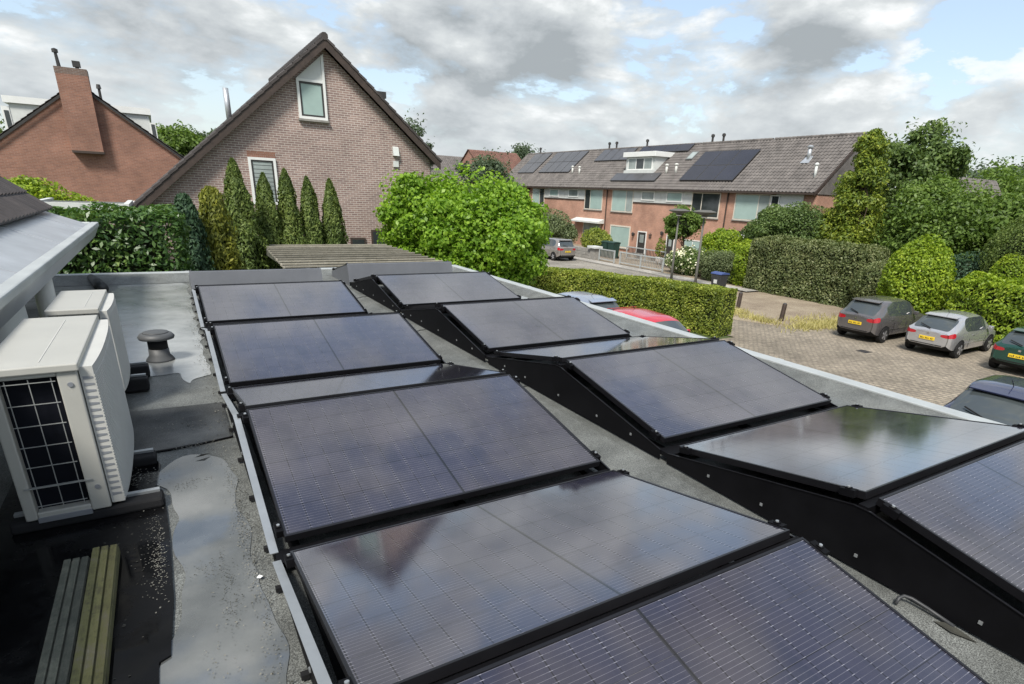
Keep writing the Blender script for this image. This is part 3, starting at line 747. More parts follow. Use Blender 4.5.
# the house on the left edge, with its zinc box gutter
def left_house():
    t = thing('tiled_house', 'house at the left edge with dark tiled roof and wide zinc gutter', 'house', (-4, -5, GZ))
    build('wall', MB().box(-9, -1.36, -16, -1.8, GZ, .62), 'offwhite', t)
    build('soffit', MB().box(-1.70, -1.205, -14, 2.55, .621, .655), 'offwhite', t)
    sl = Vector((-1, 0, .83)).normalized()
    L = 5.2
    m = MB(); tiles(m, (-1.57, -14, .985), (0, 1, 0), sl, 16.6, L, .21, .30, .016, .026)
    ro = build('roof', m, 'tile_dark', t, smooth=False)
    build('roof_deck', MB().prism([(-1.62, -14, .96), (-1.62-4.0, -14, .96+3.32), (-1.62-8.0, -14, .96), (-1.62-7.9, -14, .62)], (0, 16.5, 0)), 'tile_dark', t)
    # zinc flashing apron, gutter box, lip and fascia
    g = MB().prism([(-1.66, -14, .955), (-1.14, -14, .765), (-1.14, -14, .755), (-1.66, -14, .945)], (0, 16.55, 0))
    build('zinc_apron', g, 'zinc', t)
    lip = MB().box(-1.138, -1.045, -14, 2.62, .74, .80).box(-1.75, -1.139, 2.53, 2.62, .74, .80).prism([(-1.75, 2.555, .80), (-1.75, 2.60, .80), (-2.15, 2.60, 1.12), (-2.15, 2.555, 1.12)], (0, 0, .03))
    build('gutter_lip', lip, 'coping', t, bevel=.012)
    fa = MB().prism([(-1.055, -14, .739), (-1.12, -14, .60), (-1.30, -14, .56), (-1.30, -14, .739)], (0, 16.60, 0))
    build('gutter_fascia', fa, 'zinc', t)
    s = MB()
    for y in (-5.2, -2.9, -.6, 1.5): s.prism([(-1.65, y, .958), (-1.15, y, .775), (-1.15, y, .768), (-1.65, y, .951)], (0, .02, 0))
    build('zinc_seam', s, 'zinc', t)
    b = MB().tube([(-1.24, -1.55, .62), (-1.24, -1.6, .30), (-1.24, -1.6, ROOF)], .075, 16)
    build('downpipe', b, 'pvc', t, smooth=True)
    build('pipe_collar', MB().lathe([(.084, -.03), (.084, .03)], (-1.24, -1.6, .2), 16), 'pvc', t, smooth=True)
left_house()

# ------------------------------------------------------------------ setting: ground, streets
def ground():
    g = MB().quad((-300, -300, GZ-.03), (500, -300, GZ-.03), (500, 500, GZ-.03), (-300, 500, GZ-.03)); struct('ground', g, 'grass')
    struct('parking_lot', MB().quad((4.85, -20, GZ), (27.9, -20, GZ), (27.9, 8.6, GZ), (24.6, 9.2, GZ), (20.4, 10.6, GZ), (17.6, 8.0, GZ), (17.6, 6.2, GZ), (4.85, 6.2, GZ)), 'lot')
    struct('street', MB().quad((17.6, 8.0, GZ-.004), (20.4, 10.6, GZ-.004), (23.0, 11.0, GZ-.004), (27.4, 17.0, GZ-.004), (27.4, 70, GZ-.004), (19.5, 70, GZ-.004), (17.6, 24, GZ-.004)), 'road')
    k = MB().bar((27.46, 17, GZ+.03), (27.46, 70, GZ+.03), .12, .12); struct('kerb', k, 'stone')
    struct('pavement', MB().quad((27.53, 14.0, GZ+.08), (28.6, 14.0, GZ+.08), (28.6, 70, GZ+.08), (27.53, 70, GZ+.08)), 'walk')
    struct('verge', MB().quad((20.2, 10.62, GZ+.006), (20.3, 8.9, GZ+.006), (21.1, 6.9, GZ+.006), (22.7, 5.75, GZ+.006), (27.6, 5.3, GZ+.006), (29.5, 8.0, GZ+.006), (29.5, 16.2, GZ+.006), (25.2, 16.4, GZ+.006), (23.2, 13.2, GZ+.006)), 'verge')
    struct('verge', MB().quad((26.9, -8, GZ+.006), (30, -8, GZ+.006), (30, 5.3, GZ+.006), (27.0, 5.3, GZ+.006)), 'verge')
    struct('front_garden', MB().quad((28.62, 14, GZ+.05), (36.6, 14, GZ+.05), (36.6, 70, GZ+.05), (28.62, 70, GZ+.05)), 'verge')
    struct('drain_cover', MB().box(20.2, 20.6, 2.55, 2.95, GZ+.001, GZ+.008), 'dark_paint')
ground()

def dry_grass():
    P = []; r = np.random.default_rng(3)
    for (x, y, sx, sy, n) in [(22.6, 6.25, .75, .28, 900), (24.2, 6.1, .8, .3, 900), (25.6, 6.3, .7, .4, 700), (21.4, 8.2, .22, .5, 500), (21.9, 9.9, .3, .35, 300), (23.4, 7.2, .9, .5, 300), (26.8, 6.6, .5, .4, 400)]:
        P.append(np.c_[r.normal(x, sx, n), r.normal(y, sy, n), np.zeros(n)])
    P = np.concatenate(P); n = len(P); h = r.uniform(.06, .22, n); d = r.normal(size=(n, 2))*.09; w = .018
    a = r.uniform(0, PI, n); q = np.c_[np.cos(a), np.sin(a)]*w
    v = np.empty((n, 4, 3)); v[:, :, :] = P[:, None, :]; v[:, :, 2] = GZ+.01
    v[:, 0, :2] -= q; v[:, 1, :2] += q; v[:, 2, :2] += q*.3+d; v[:, 3, :2] -= q*.3-d; v[:, 2, 2] += h; v[:, 3, 2] += h
    v = v.reshape(-1, 3); o = mesh_obj('dry_grass', v, [(4*i, 4*i+1, 4*i+2, 4*i+3) for i in range(n)], 'straw', recalc=False)
    tag(o, 'tufts of dry yellow grass growing round the bollards', 'grass', None, 'stuff')
dry_grass()

# ------------------------------------------------------------------ windows for the far facades
def win_x(house, X, y0, y1, z0, z1, mull=(), pane='pane_aqua', fr='white', sill=True, fw=.07, panes=None):
    """window in a facade that faces -x"""
    m = MB(); d0, d1 = X-.055, X+.01
    m.box(d0, d1, y0, y1, z0, z0+fw).box(d0, d1, y0, y1, z1-fw, z1).box(d0, d1, y0, y0+fw, z0+fw, z1-fw).box(d0, d1, y1-fw, y1, z0+fw, z1-fw)
    for q in mull: m.box(d0+.004, d1, q-fw*.45, q+fw*.45, z0+fw, z1-fw)
    w = build('window', m, fr, house)
    ed = [y0+fw]+list(mull)+[y1-fw]
    for i, (a, b) in enumerate(zip(ed[:-1], ed[1:])):
        p = pane if panes is None else panes[i]
        if p != 'white':
            # inner dark casement then pane
            c = MB().box(X-.03, X-.012, a+.02, b-.02, z0+fw+.015, z1-fw-.015)
            build('pane', c, p, w)
    if sill: build('sill', MB().box(X-.10, X-.001, y0-.06, y1+.06, z0-.07, z0-.002), 'stone', w)
    return w
TX = 36.58
EZ = 2.32; RX_, RZ_ = 40.6, 6.12
SV = Vector((RX_-36.25, 0, RZ_-EZ)).normalized(); SL = math.hypot(RX_-36.25, RZ_-EZ)
def on_roof(y, s, h=0):
    n = Vector((-SV.z, 0, SV.x)); return Vector((36.25, y, EZ))+SV*s+n*h
def terrace(label, y0, y1, feats):
    t = thing('terraced_house', label, 'house', (TX+4, (y0+y1)/2, GZ), 0, 'brick terraced houses across the street')
    w = MB().box(TX, TX+8.1, y0, y1, GZ, EZ+.05)
    w.prism([(TX+.05, y0+.002, EZ+.0), (TX+8.05, y0+.002, EZ), (RX_, y0+.002, RZ_-.12)], (0, y1-y0-.004, 0))
    build('wall', w, 'brick_orange', t)
    m = MB(); tiles(m, (36.25, y0, EZ), (0, 1, 0), SV, y1-y0, SL, .30, .335, .03, .035)
    S2 = Vector((-SV.x, 0, SV.z)); tiles(m, (2*RX_-36.25, y0, EZ), (0, 1, 0), S2, y1-y0, SL, .30, .335, .03, .035)
    rf = build('roof', m, 'tile_brown', t)
    rr = MB()
    for i in range(int((y1-y0)/.38)):
        a = y0+i*.38; rr.tube([(RX_, a, RZ_+.0), (RX_, a+.40, RZ_+.012)], [.12, .13], 8)
    build('ridge_tile', rr, 'tile_brown', rf)
    build('gutter', MB().box(36.12, 36.26, y0, y1, EZ-.15, EZ-.03).box(36.262, TX, y0, y1, EZ-.12, EZ-.03), 'brown_trim', t)
    for f in feats: f(t)
    return t
def band(a, b):
    def f(t):
        build('white_panel', MB().box(TX-.03, TX-.002, a, b, 1.20, EZ-.14), 'offwhite', t)
        build('panel_trim', MB().box(TX-.06, TX-.002, a, b, 1.10, 1.198), 'brown_trim', t)
    return f
W = lambda *a, **k: (lambda t: win_x(t, *a, **k))
def pipe(y):
    def f(t): build('downpipe', MB().tube([(TX-.09, y, EZ-.12), (TX-.09, y, GZ+.05)], .055, 8), 'brown_trim', t)
    return f
def door(y0, y1, z0=-3.18, z1=-1.3, mat='dark_paint'):
    def f(t):
        m = MB().box(TX-.06, TX+.01, y0, y0+.09, z0, z1).box(TX-.06, TX+.01, y1-.09, y1, z0, z1).box(TX-.06, TX+.01, y0+.09, y1-.09, z1-.09, z1)
        d = build('door', MB().box(TX-.04, TX-.003, y0+.091, y1-.091, z0, z1-.091), mat, t)
        build('frame', m, 'white', d)
        build('glazing', MB().box(TX-.046, TX-.041, y0+.32, y1-.32, z0+.95, z1-.3), 'pane_grey', d)
        build('handle', MB().box(TX-.08, TX-.041, y1-.24, y1-.20, z0+.95, z0+1.08), 'chrome', d)
        build('step', MB().box(TX-.6, TX-.002, y0-.1, y1+.1, GZ+.05, GZ+.14), 'stone', t)
    return f
def canopy(y0, y1, z0, z1, mat='offwhite'):
    def f(t): build('canopy', MB().prism([(TX-.002, y0, z0), (TX-.75, y0, z0), (TX-.75, y0, z0+.14), (TX-.002, y0, z1)], (0, y1-y0, 0)), mat, t)
    return f
def wall_ornament(y, z):
    def f(t):
        m = MB().tube([(TX-.06, y, z-.2), (TX-.06, y, z+.2)], .035, 6).tube([(TX-.06, y-.22, z+.12), (TX-.06, y, z+.02), (TX-.06, y+.22, z+.12)], .03, 6).tube([(TX-.06, y-.18, z-.14), (TX-.06, y+.18, z-.14)], .03, 6)
        build('wall_ornament', m, 'dark_paint', t)
    return f
def lantern(y, z):
    def f(t):
        m = MB().box(TX-.05, TX-.002, y-.05, y+.05, z, z+.2).lathe([(.05, .0), (.11, .06), (.13, .26), (.05, .34)], (TX-.2, y, z-.05), 8)
        build('wall_lantern', m, 'dark_paint', t)
    return f
def awning(y0, y1):
    def f(t):
        n = 22; a = MB(); b = MB(); dy = (y1-y0)/n
        for i in range(n): (a if i % 2 else b).box(TX-.34, TX-.32, y0+i*dy, y0+(i+1)*dy, -.92, -.66+.0)
        w = build('awning', MB().box(TX-.36, TX-.002, y0, y1, -.655, -.46), 'awning_black', t)
        build('valance', a, 'awning_black', w); build('valance_stripe', b, 'awning_white', w)
        build('valance_edge', MB().box(TX-.345, TX-.315, y0, y1, -1.0, -.925), 'awning_black', w)
    return f
def vent_pipe(y, s, h=.55, r=.09, mat='pvc', flash=False):
    def f(t):
        p = on_roof(y, s)
        pp = build('roof_pipe', MB().tube([p-Vector((0, 0, .1)), p+Vector((0, 0, h))], r, 10), mat, t, smooth=True)
        build('cowl', MB().lathe([(r*1.5, 0), (r*1.6, .08), (r*.6, .16)], (p.x, p.y, p.z+h), 10), mat, pp)
        if flash: build('flashing', MB().prism([on_roof(y-.35, s-.45, .07), on_roof(y+.35, s-.45, .07), on_roof(y+.25, s+.25, .07), on_roof(y-.25, s+.25, .07)], (0, 0, .02)), 'zinc', pp)
    return f
def ridge_vent(y):
    def f(t): build('ridge_flue', MB().lathe([(.09, 0), (.09, .42), (.15, .43), (.15, .6), (.06, .66)], (RX_, y, RZ_+.05), 10), 'dark_paint', t)
    return f
def skylight(y0, y1, s0, s1):
    def f(t):
        n = Vector((-SV.z, 0, SV.x))
        w = build('skylight', MB().prism([on_roof(y0, s0, .05), on_roof(y1, s0, .05), on_roof(y1, s1, .05), on_roof(y0, s1, .05)], n*.09), 'galv', t)
        build('pane', MB().prism([on_roof(y0+.1, s0+.1, .142), on_roof(y1-.1, s0+.1, .142), on_roof(y1-.1, s1-.1, .142), on_roof(y0+.1, s1-.1, .142)], n*.006), 'pane_grey', w)
    return f
def dormer(y0, y1):
    def f(t):
        xf = 37.75; z0 = on_roof(0, 1.95).z; z1 = 5.02
        d = build('dormer', MB().prism([(xf, y0, z0), (xf, y0, z1), (xf+2.2, y0, z1), (on_roof(0, 2.0).x, y0, z0)], (0, y1-y0, 0)), 'offwhite', t)
        build('dormer_roof', MB().box(xf-.28, xf+2.3, y0-.22, y1+.22, z1+.002, z1+.42), 'white', d, bevel=.02)
        win_x(d, xf, y0+.3, y1-.3, z0+.32, z1-.04, (y0+1.45, y1-1.45), panes=('pane_grey', 'pane_dark', 'pane_grey'), fw=.1, sill=False)
        build('sill', MB().box(xf-.2, xf-.06, y0-.05, y1+.05, z0+.05, z0+.3), 'offwhite', d)
    return f
def cladding(t):
    y = 16.945
    build('gable_cladding', MB().prism([(TX-.02, y, EZ-.1), (TX+8.1, y, EZ-.1), (RX_, y, RZ_-.13)], (0, -.05, 0)), 'tile_brown', t)
    build('bargeboard', MB().prism([(36.2, y-.02, EZ+.03), (RX_, y-.02, RZ_+.0), (RX_, y-.02, RZ_-.24), (36.2, y-.02, EZ-.2)], (0, -.06, 0)), 'brown_trim', t)
terrace('terraced house at the right end of the row, with a black and white striped awning', 16.95, 24.4,
    [W(TX, 20.5, 23.65, .30, 2.14, (21.5,), panes=('pane_grey', 'pane_aqua'), fr='cream'), band(17.9, 20.1), cladding, W(TX-.03, 19.75, 20.45, 1.3, 2.1, pane='pane_dark', sill=False),
     pipe(24.36), awning(21.5, 24.2), W(TX, 21.6, 23.9, -2.6, -1.05, (22.7,), pane='pane_grey'), vent_pipe(19.68, 3.3, .75, .14, 'zinc', True), vent_pipe(17.95, 1.45, .75, .09, 'offwhite')])
terrace('terraced house with plain orange brick front between the dormer house and the awning house', 24.4, 31.85,
    [W(TX, 25.1, 28.1, .28, 2.14, (27.0,), panes=('pane_dark', 'pane_dark'), fr='cream'), band(28.12, 31.84), W(TX-.03, 29.15, 31.05, 1.33, 2.14, pane='pane_aqua', sill=False, fw=.1),
     door(29.5, 30.5), W(TX, 25.6, 28.4, -3.1, -1.5, (27.4,), pane='pane_aqua', fr='white'), ridge_vent(30.6), ridge_vent(29.4), lantern(31.0, -1.35), skylight(31.0, 31.8, 3.6, 4.6), vent_pipe(31.62, 2.05, .6, .11)])
terrace('terraced house with a white box dormer on its roof', 31.85, 39.3,
    [W(TX, 35.4, 38.5, .26, 2.2, (36.4,), panes=('pane_grey', 'pane_aqua'), fr='cream'), band(31.86, 35.38), W(TX-.03, 32.55, 34.3, 1.35, 2.14, pane='pane_grey', sill=False, fw=.1),
     door(33.1, 34.3, z1=-1.25), W(TX, 35.4, 38.4, -2.95, -.95, pane='pane_aqua', fr='cream', fw=.12), pipe(39.25), dormer(34.3, 38.3), wall_ornament(32.6, -1.55), lantern(34.8, -1.7), vent_pipe(32.75, 2.0, .6, .11), ridge_vent(38.9)])
terrace('terraced house with white slatted canopy over its ground floor window', 39.3, 46.75,
    [W(TX, 40.0, 42.95, .28, 2.18, (42.0,), panes=('pane_aqua', 'pane_dark'), fr='cream'), band(43.0, 46.74), W(TX-.03, 44.1, 45.9, 1.36, 2.14, pane='pane_grey', sill=False, fw=.1),
     W(TX, 40.0, 42.9, -2.6, -.95, pane='pane_grey', fr='cream'), canopy(39.5, 44.2, -.95, -.55), ridge_vent(44.8), ridge_vent(43.6), door(44.6, 45.6), vent_pipe(45.9, 2.0, .6, .1)])
terrace('terraced house half hidden behind the leafy tree, two panel arrays on its roof', 46.75, 54.2,
    [W(TX, 50.7, 53.3, .3, 2.15, (51.7,), panes=('pane_dark', 'pane_aqua'), fr='cream'), band(46.76, 50.68), W(TX-.03, 47.8, 49.6, 1.32, 2.1, pane='pane_aqua', sill=False, fw=.1), pipe(54.1),
     W(TX, 50.7, 53.3, -2.7, -.95, pane='pane_grey'), door(47.6, 48.6), vent_pipe(47.3, 2.1, .6, .1)])
terrace('terraced house at the far left end of the row, mostly behind the leafy tree', 54.2, 61.65,
    [W(TX, 54.9, 57.5, .3, 2.15, (56.5,), pane='pane_aqua', fr='cream'), band(57.6, 61.6), ridge_vent(58.5), W(TX, 55, 57.5, -2.7, -.95, pane='pane_grey')])
def array(label, cells, mat='roof_pv'):
    p0 = on_roof(cells[0][0], cells[0][2])
    t = thing('roof_panel_array', label, 'solar panels', p0, 0, 'panel arrays on the terrace roofs')
    n = Vector((-SV.z, 0, SV.x))
    for (a, b, s0, s1) in cells:
        p = build('panel', MB().prism([on_roof(a+.004, s0+.004, .12), on_roof(b-.004, s0+.004, .12), on_roof(b-.004, s1-.004, .12), on_roof(a+.004, s1-.004, .12)], n*.035), 'dark_paint', t)
        build('glass', MB().prism([on_roof(a+.05, s0+.05, .156), on_roof(b-.05, s0+.05, .156), on_roof(b-.05, s1-.05, .156), on_roof(a+.05, s1-.05, .156)], n*.003), mat, p)
def grid(y0, y1, s0, s1, nc, nr): return [(y0+(y1-y0)*i/nc, y0+(y1-y0)*(i+1)/nc, s0+(s1-s0)*j/nr, s0+(s1-s0)*(j+1)/nr) for i in range(nc) for j in range(nr)]
array('large dark panel array of two rows on the right half of the terrace roof', grid(24.5, 30.2, .94, 4.5, 3, 2))
array('black strip of panels along the ridge right of the dormer', grid(32.4, 39.2, 4.75, 5.7, 4, 1))
array('low panel row on the roof tiles just under the dormer', grid(33.1, 39.4, .84, 1.9, 3, 1), 'roof_pv_grey')
array('grey panel strip high on the roof left of the dormer', grid(39.9, 45.25, 3.83, 5.6, 4, 1), 'roof_pv_grey')
array('tall grey array of panels on the roof near the left end', grid(48.0, 54.3, 2.16, 5.6, 4, 2), 'roof_pv_grey')
array('narrow grey array farthest left on the terrace roof', grid(55.4, 59.2, 2.14, 5.6, 2, 2), 'roof_pv_grey')

# ------------------------------------------------------------------ the pink brick gable house
def gable_house():
    Y = 16.0; ax, az = 5.5, 6.22; k = .873
    xl, xr = -.78, 9.38
    t = thing('gable_house', 'pink grey brick house whose tall gable end faces the flat roof', 'house', (4.5, Y, GZ))
    zl, zr = az-k*(ax-xl), az-k*(xr-ax)
    build('wall', MB().prism([(xl, Y, GZ), (xr, Y, GZ), (xr, Y, zr-.30), (ax, Y, az-.30), (xl, Y, zl-.30)], (0, 11, 0)), 'brick_pink', t)
    # roof slabs with verge
    m = MB(); e = .32
    vl = Vector((1, 0, k)).normalized(); vr = Vector((-1, 0, k)).normalized()
    lo = Vector((-1.12, Y-e, az-k*(ax+1.12)-.05)); LL = (ax+1.12)*math.hypot(1, k)
    tiles(m, lo, (0, 1, 0), vl, 11.6, LL, .30, .34, .03, .03)
    ro = Vector((9.70, Y-e, az-k*(9.70-ax)-.05)); LR = (9.70-ax)*math.hypot(1, k)
    tiles(m, ro, (0, 1, 0), vr, 11.6, LR, .30, .34, .03, .03)
    rf = build('roof', m, 'tile_dark', t)
    build('roof_deck', MB().prism([(-1.10, Y-e+.03, az-k*(ax+1.10)-.08), (ax, Y-e+.03, az-.08), (9.68, Y-e+.03, az-k*(9.68-ax)-.08), (9.68, Y-e+.03, az-k*(9.68-ax)-.16), (ax, Y-e+.03, az-.16), (-1.10, Y-e+.03, az-k*(ax+1.10)-.16)], (0, 11.5, 0)), 'dark_paint', rf)
    v = MB()
    for (a, b) in (((-1.12, az-k*(ax+1.12)), (ax, az)), ((ax, az), (9.70, az-k*(9.70-ax)))):
        v.prism([(a[0], Y-e-.03, a[1]-.06), (b[0], Y-e-.03, b[1]-.06), (b[0], Y-e-.03, b[1]-.34), (a[0], Y-e-.03, a[1]-.34)], (0, .055, 0))
    build('bargeboard', v, 'brown_trim', t)
    vt = MB()     # verge tiles capping the gable edge
    for s, (p0, vv, L) in enumerate(((lo, vl, LL), (ro, vr, LR))):
        n = Vector((-vv.z, 0, vv.x)) if s == 0 else Vector((vv.z, 0, -vv.x)); n = n if n.z > 0 else -n
        c = int(L/.34)
        for i in range(c):
            q = p0+vv*(i*L/c-.03)+Vector((0, -.06, 0)); vt.prism([q+n*.005, q+vv*(L/c)+n*(-.012), q+vv*(L/c)+n*.055, q+n*.085], (0, .17, 0))
    build('verge_tile', vt, 'tile_dark', rf)
    rt = MB()
    for i in range(30): rt.tube([(ax, Y-e-.06+i*.39, az+.0), (ax, Y-e-.06+i*.39+.41, az+.014)], [.125, .135], 8)
    build('ridge_tile', rt, 'tile_dark', rf)
    # trapezoid top window under the verge
    x0, x1, z0 = 4.48, 5.46, 3.62; zs = lambda x: az-.46-k*(ax-x)
    f = MB(); d = .08; w = .085
    f.box(x0, x1, Y-d, Y-.001, z0, z0+w).prism([(x0, Y-d, z0+w), (x0+w, Y-d, z0+w), (x0+w, Y-d, zs(x0+w)), (x0, Y-d, zs(x0))], (0, d-.001, 0))
    f.prism([(x1-w, Y-d, z0+w), (x1, Y-d, z0+w), (x1, Y-d, zs(x1)), (x1-w, Y-d, zs(x1-w))], (0, d-.001, 0))
    f.box(x0+w, x1-w, Y-d, Y-.001, 4.80, 4.88)
    win = build('window', f, 'white', t)
    build('panel', MB().prism([(x0+w, Y-.045, 4.881), (x1-w, Y-.045, 4.881), (x1-w, Y-.045, zs(x1-w)-.001), (x0+w, Y-.045, zs(x0+w)-.001)], (0, .04, 0)), 'offwhite', win)
    build('casement', MB().box(x0+w+.001, x1-w-.001, Y-.06, Y-.02, z0+w+.001, z0+w+.06).box(x0+w+.001, x1-w-.001, Y-.06, Y-.02, 4.735, 4.799).box(x0+w+.001, x0+w+.06, Y-.06, Y-.02, z0+w+.061, 4.734).box(x1-w-.06, x1-w-.001, Y-.06, Y-.02, z0+w+.061, 4.734), 'dark_paint', win)
    build('pane', MB().box(x0+w+.061, x1-w-.061, Y-.04, Y-.03, z0+w+.061, 4.734), 'pane_aqua', win)
    build('sill', MB().box(x0-.03, x1+.03, Y-.13, Y-.002, z0-.07, z0-.002), 'stone', win)
    # lower window with slatted blind
    x0, x1, z0, z1 = 2.62, 3.52, .70, 2.25
    f = MB().box(x0, x1, Y-.07, Y-.001, z0, z0+w).box(x0, x1, Y-.07, Y-.001, z1-w, z1).box(x0, x0+w, Y-.07, Y-.001, z0+w, z1-w).box(x1-w, x1, Y-.07, Y-.001, z0+w, z1-w)
    win = build('window', f, 'white', t)
    c = MB().box(x0+w+.001, x1-w-.001, Y-.055, Y-.02, z1-w-.05, z1-w-.001).box(x0+w+.001, x0+w+.05, Y-.055, Y-.02, z0+w, z1-w-.051).box(x1-w-.05, x1-w-.001, Y-.055, Y-.02, z0+w, z1-w-.051)
    build('casement', c, 'dark_paint', win)
    build('pane', MB().box(x0+w+.051, x1-w-.051, Y-.018, Y-.010, z0+w, z1-w-.051), 'pane_dark', win)
    bl = MB()
    for i in range(10): bl.box(x0+w+.055, x1-w-.055, Y-.034, Y-.024, z0+w+.01+i*.135, z0+w+.125+i*.135)
    build('blind', bl, 'pane_grey', win)
    l = MB()
    for i in range(14): l.box(x0+i*.066, x0+i*.066+.058, Y-.012, Y-.001, z1+.004, z1+.20)
    build('brick_lintel', l, 'brick_red', t)
    # wall vents
    build('wall_vent', MB().prism([(7.84, Y-.16, 2.62), (7.84, Y-.001, 2.62), (7.84, Y-.001, 2.95), (7.84, Y-.08, 2.92)], (.22, 0, 0)), 'offwhite', t)
    build('wall_vent', MB().box(7.84, 8.05, Y-.06, Y-.001, 2.22, 2.44), 'offwhite', t)
    for a, b, c_, d_ in ((5.96, 6.55, -.80, -.45), (6.80, 7.55, -.80, -.15)):
        w_ = build('window', MB().box(a, b, Y-.07, Y-.001, c_-.6, d_), 'brown_trim', t); build('pane', MB().box(a+.06, b-.06, Y-.08, Y-.071, c_-.5, d_-.07), 'pane_dark', w_)
    # flues
    fl = build('flue', MB().tube([(2.42, 18, az-k*(ax-2.42)-.1), (2.42, 18, 4.55)], .095, 12), 'zinc', t, smooth=True)
    build('flue', MB().lathe([(.07, -.4), (.07, .30), (.12, .31), (.12, .5), (.05, .56)], (8.0, 22, 6.3-.25), 10), 'dark_paint', t)
    build('flue_box', MB().box(9.05, 9.62, 21.9, 22.4, 5.35, 5.62), 'dark_paint', t)
    # white gutter end and low flat roofed lean-to on the left
    g = MB().box(-1.30, -1.10, Y-.3, Y+11, az-k*(ax+1.2)-.12, az-k*(ax+1.2)+.0)
    build('gutter', g, 'white', t)
    build('bracket', MB().prism([(-.62, Y-.06, .12), (-.38, Y-.06, .12), (-.60, Y-.06, .62)], (0, .05, 0)), 'white', t)
gable_house()
def lean_to():
    t = thing('flat_roofed_shed', 'low flat roofed shed with pale edge trim between hedge and gable house', 'shed', (-2, 15.5, GZ))
    build('wall', MB().box(-3.3, -1.15, 14.2, 18, GZ, .46), 'brick_pink', t)
    build('roof_edge', MB().box(-3.42, -1.05, 14.08, 14.22, .47, .66).box(-3.42, -3.28, 14.221, 18.1, .47, .66).box(-1.19, -1.05, 14.221, 18.1, .47, .655), 'offwhite', t)
    build('roof', MB().box(-3.27, -1.2, 14.23, 18, .50, .58), 'felt', t)
lean_to()

# ------------------------------------------------------------------ red brick house far left
def red_house():
    Y = 30.0; ax, az = -2.72, 5.48
    k = .772; xr = 1.15; xl = -6.6; zz = az-k*(xr-ax)
    t = thing('red_brick_house', 'red brick house with a broad chimney on its gable', 'house', (-2.7, Y, GZ))
    build('wall', MB().prism([(xl, Y, GZ), (xr, Y, GZ), (xr, Y, az-k*(xr-ax)-.12), (ax, Y, az-.12), (xl, Y, az-k*(ax-xl)-.12)], (0, 10, 0)), 'brick_red', t)
    m = MB()
    vl = Vector((1, 0, k)).normalized(); vr = Vector((-1, 0, k)).normalized()
    tiles(m, (xl-.3, Y-.12, az-k*(ax-xl+.3)), (0, 1, 0), vl, 10.3, (ax-xl+.3)*math.hypot(1, k), .3, .34, .03, .03)
    tiles(m, (xr+.3, Y-.12, az-k*(xr+.3-ax)), (0, 1, 0), vr, 10.3, (xr+.3-ax)*math.hypot(1, k), .3, .34, .03, .03)
    rf = build('roof', m, 'tile_dark', t)
    v = MB()
    for (a, b) in (((xl-.3, az-k*(ax-xl+.3)), (ax, az)), ((ax, az), (xr+.3, az-k*(xr+.3-ax)))):
        v.prism([(a[0], Y-.16, a[1]-.02), (b[0], Y-.16, b[1]-.02), (b[0], Y-.16, b[1]-.15), (a[0], Y-.16, a[1]-.15)], (0, .04, 0))
    build('verge', v, 'dark_paint', t)
    ch = build('chimney', MB().prism([(-3.43, Y-.42, 2.5), (-2.20, Y-.42, 2.5), (-2.20, Y-.42, 5.75), (-3.43, Y-.42, 5.75)], (0, .75, 0)), 'brick_red', rf)
    ch.name = 'chimney'; 
    build('chimney_head', MB().box(-3.435, -2.195, Y-.425, Y+.335, 5.752, 6.02), 'brick_brown', ch)
    build('chimney_base', MB().box(-3.45, -2.18, Y-.44, Y-.001, 2.40, 2.498), 'brown_trim', ch)
    build('chimney_pot', MB().tube([(-3.25, Y, 6.02), (-3.28, Y, 6.75)], [.085, .06], 8).lathe([(.12, .72), (.12, .86), (.03, .9)], (-3.28, Y, 5.9), 8), 'dark_paint', ch)
    build('chimney_pot', MB().box(-2.72, -2.42, Y-.15, Y+.15, 6.12, 6.36).tube([(-2.57, Y, 6.0), (-2.57, Y, 6.13)], .08, 8), 'dark_paint', ch)
    build('flue', MB().lathe([(.06, -.3), (.06, .3), (.11, .31), (.08, .5)], (-1.95, Y+1.5, 5.15), 8), 'dark_paint', t)
red_house()
def dormer_house():
    Y = 37.0
    t = thing('white_dormer_house', 'white boarded upper storey standing behind the red brick house', 'house', (-3, Y, GZ))
    build('wall', MB().box(-6.4, .0, Y, Y+6, GZ, 4.88), 'offwhite', t)
    build('roof', MB().box(-6.6, .12, Y-.15, Y+6.1, 4.885, 5.22), 'white', t)
    w = MB().box(.0, .04, Y+.1, Y+2, 3.4, 4.8)
    d = build('window', MB().box(-.02, .28, Y-.03, Y+.05, 3.2, 4.88-.4), 'white', t); build('pane', MB().box(.04, .22, Y-.05, Y-.031, 3.4, 4.4), 'pane_dark', d)
    d = build('window', MB().box(-6.75, -6.41, Y-.03, Y+.3, 3.0, 4.7), 'white', t); build('pane', MB().box(-6.66, -6.46, Y-.05, Y-.031, 3.1, 4.5), 'pane_dark', d)
dormer_house()
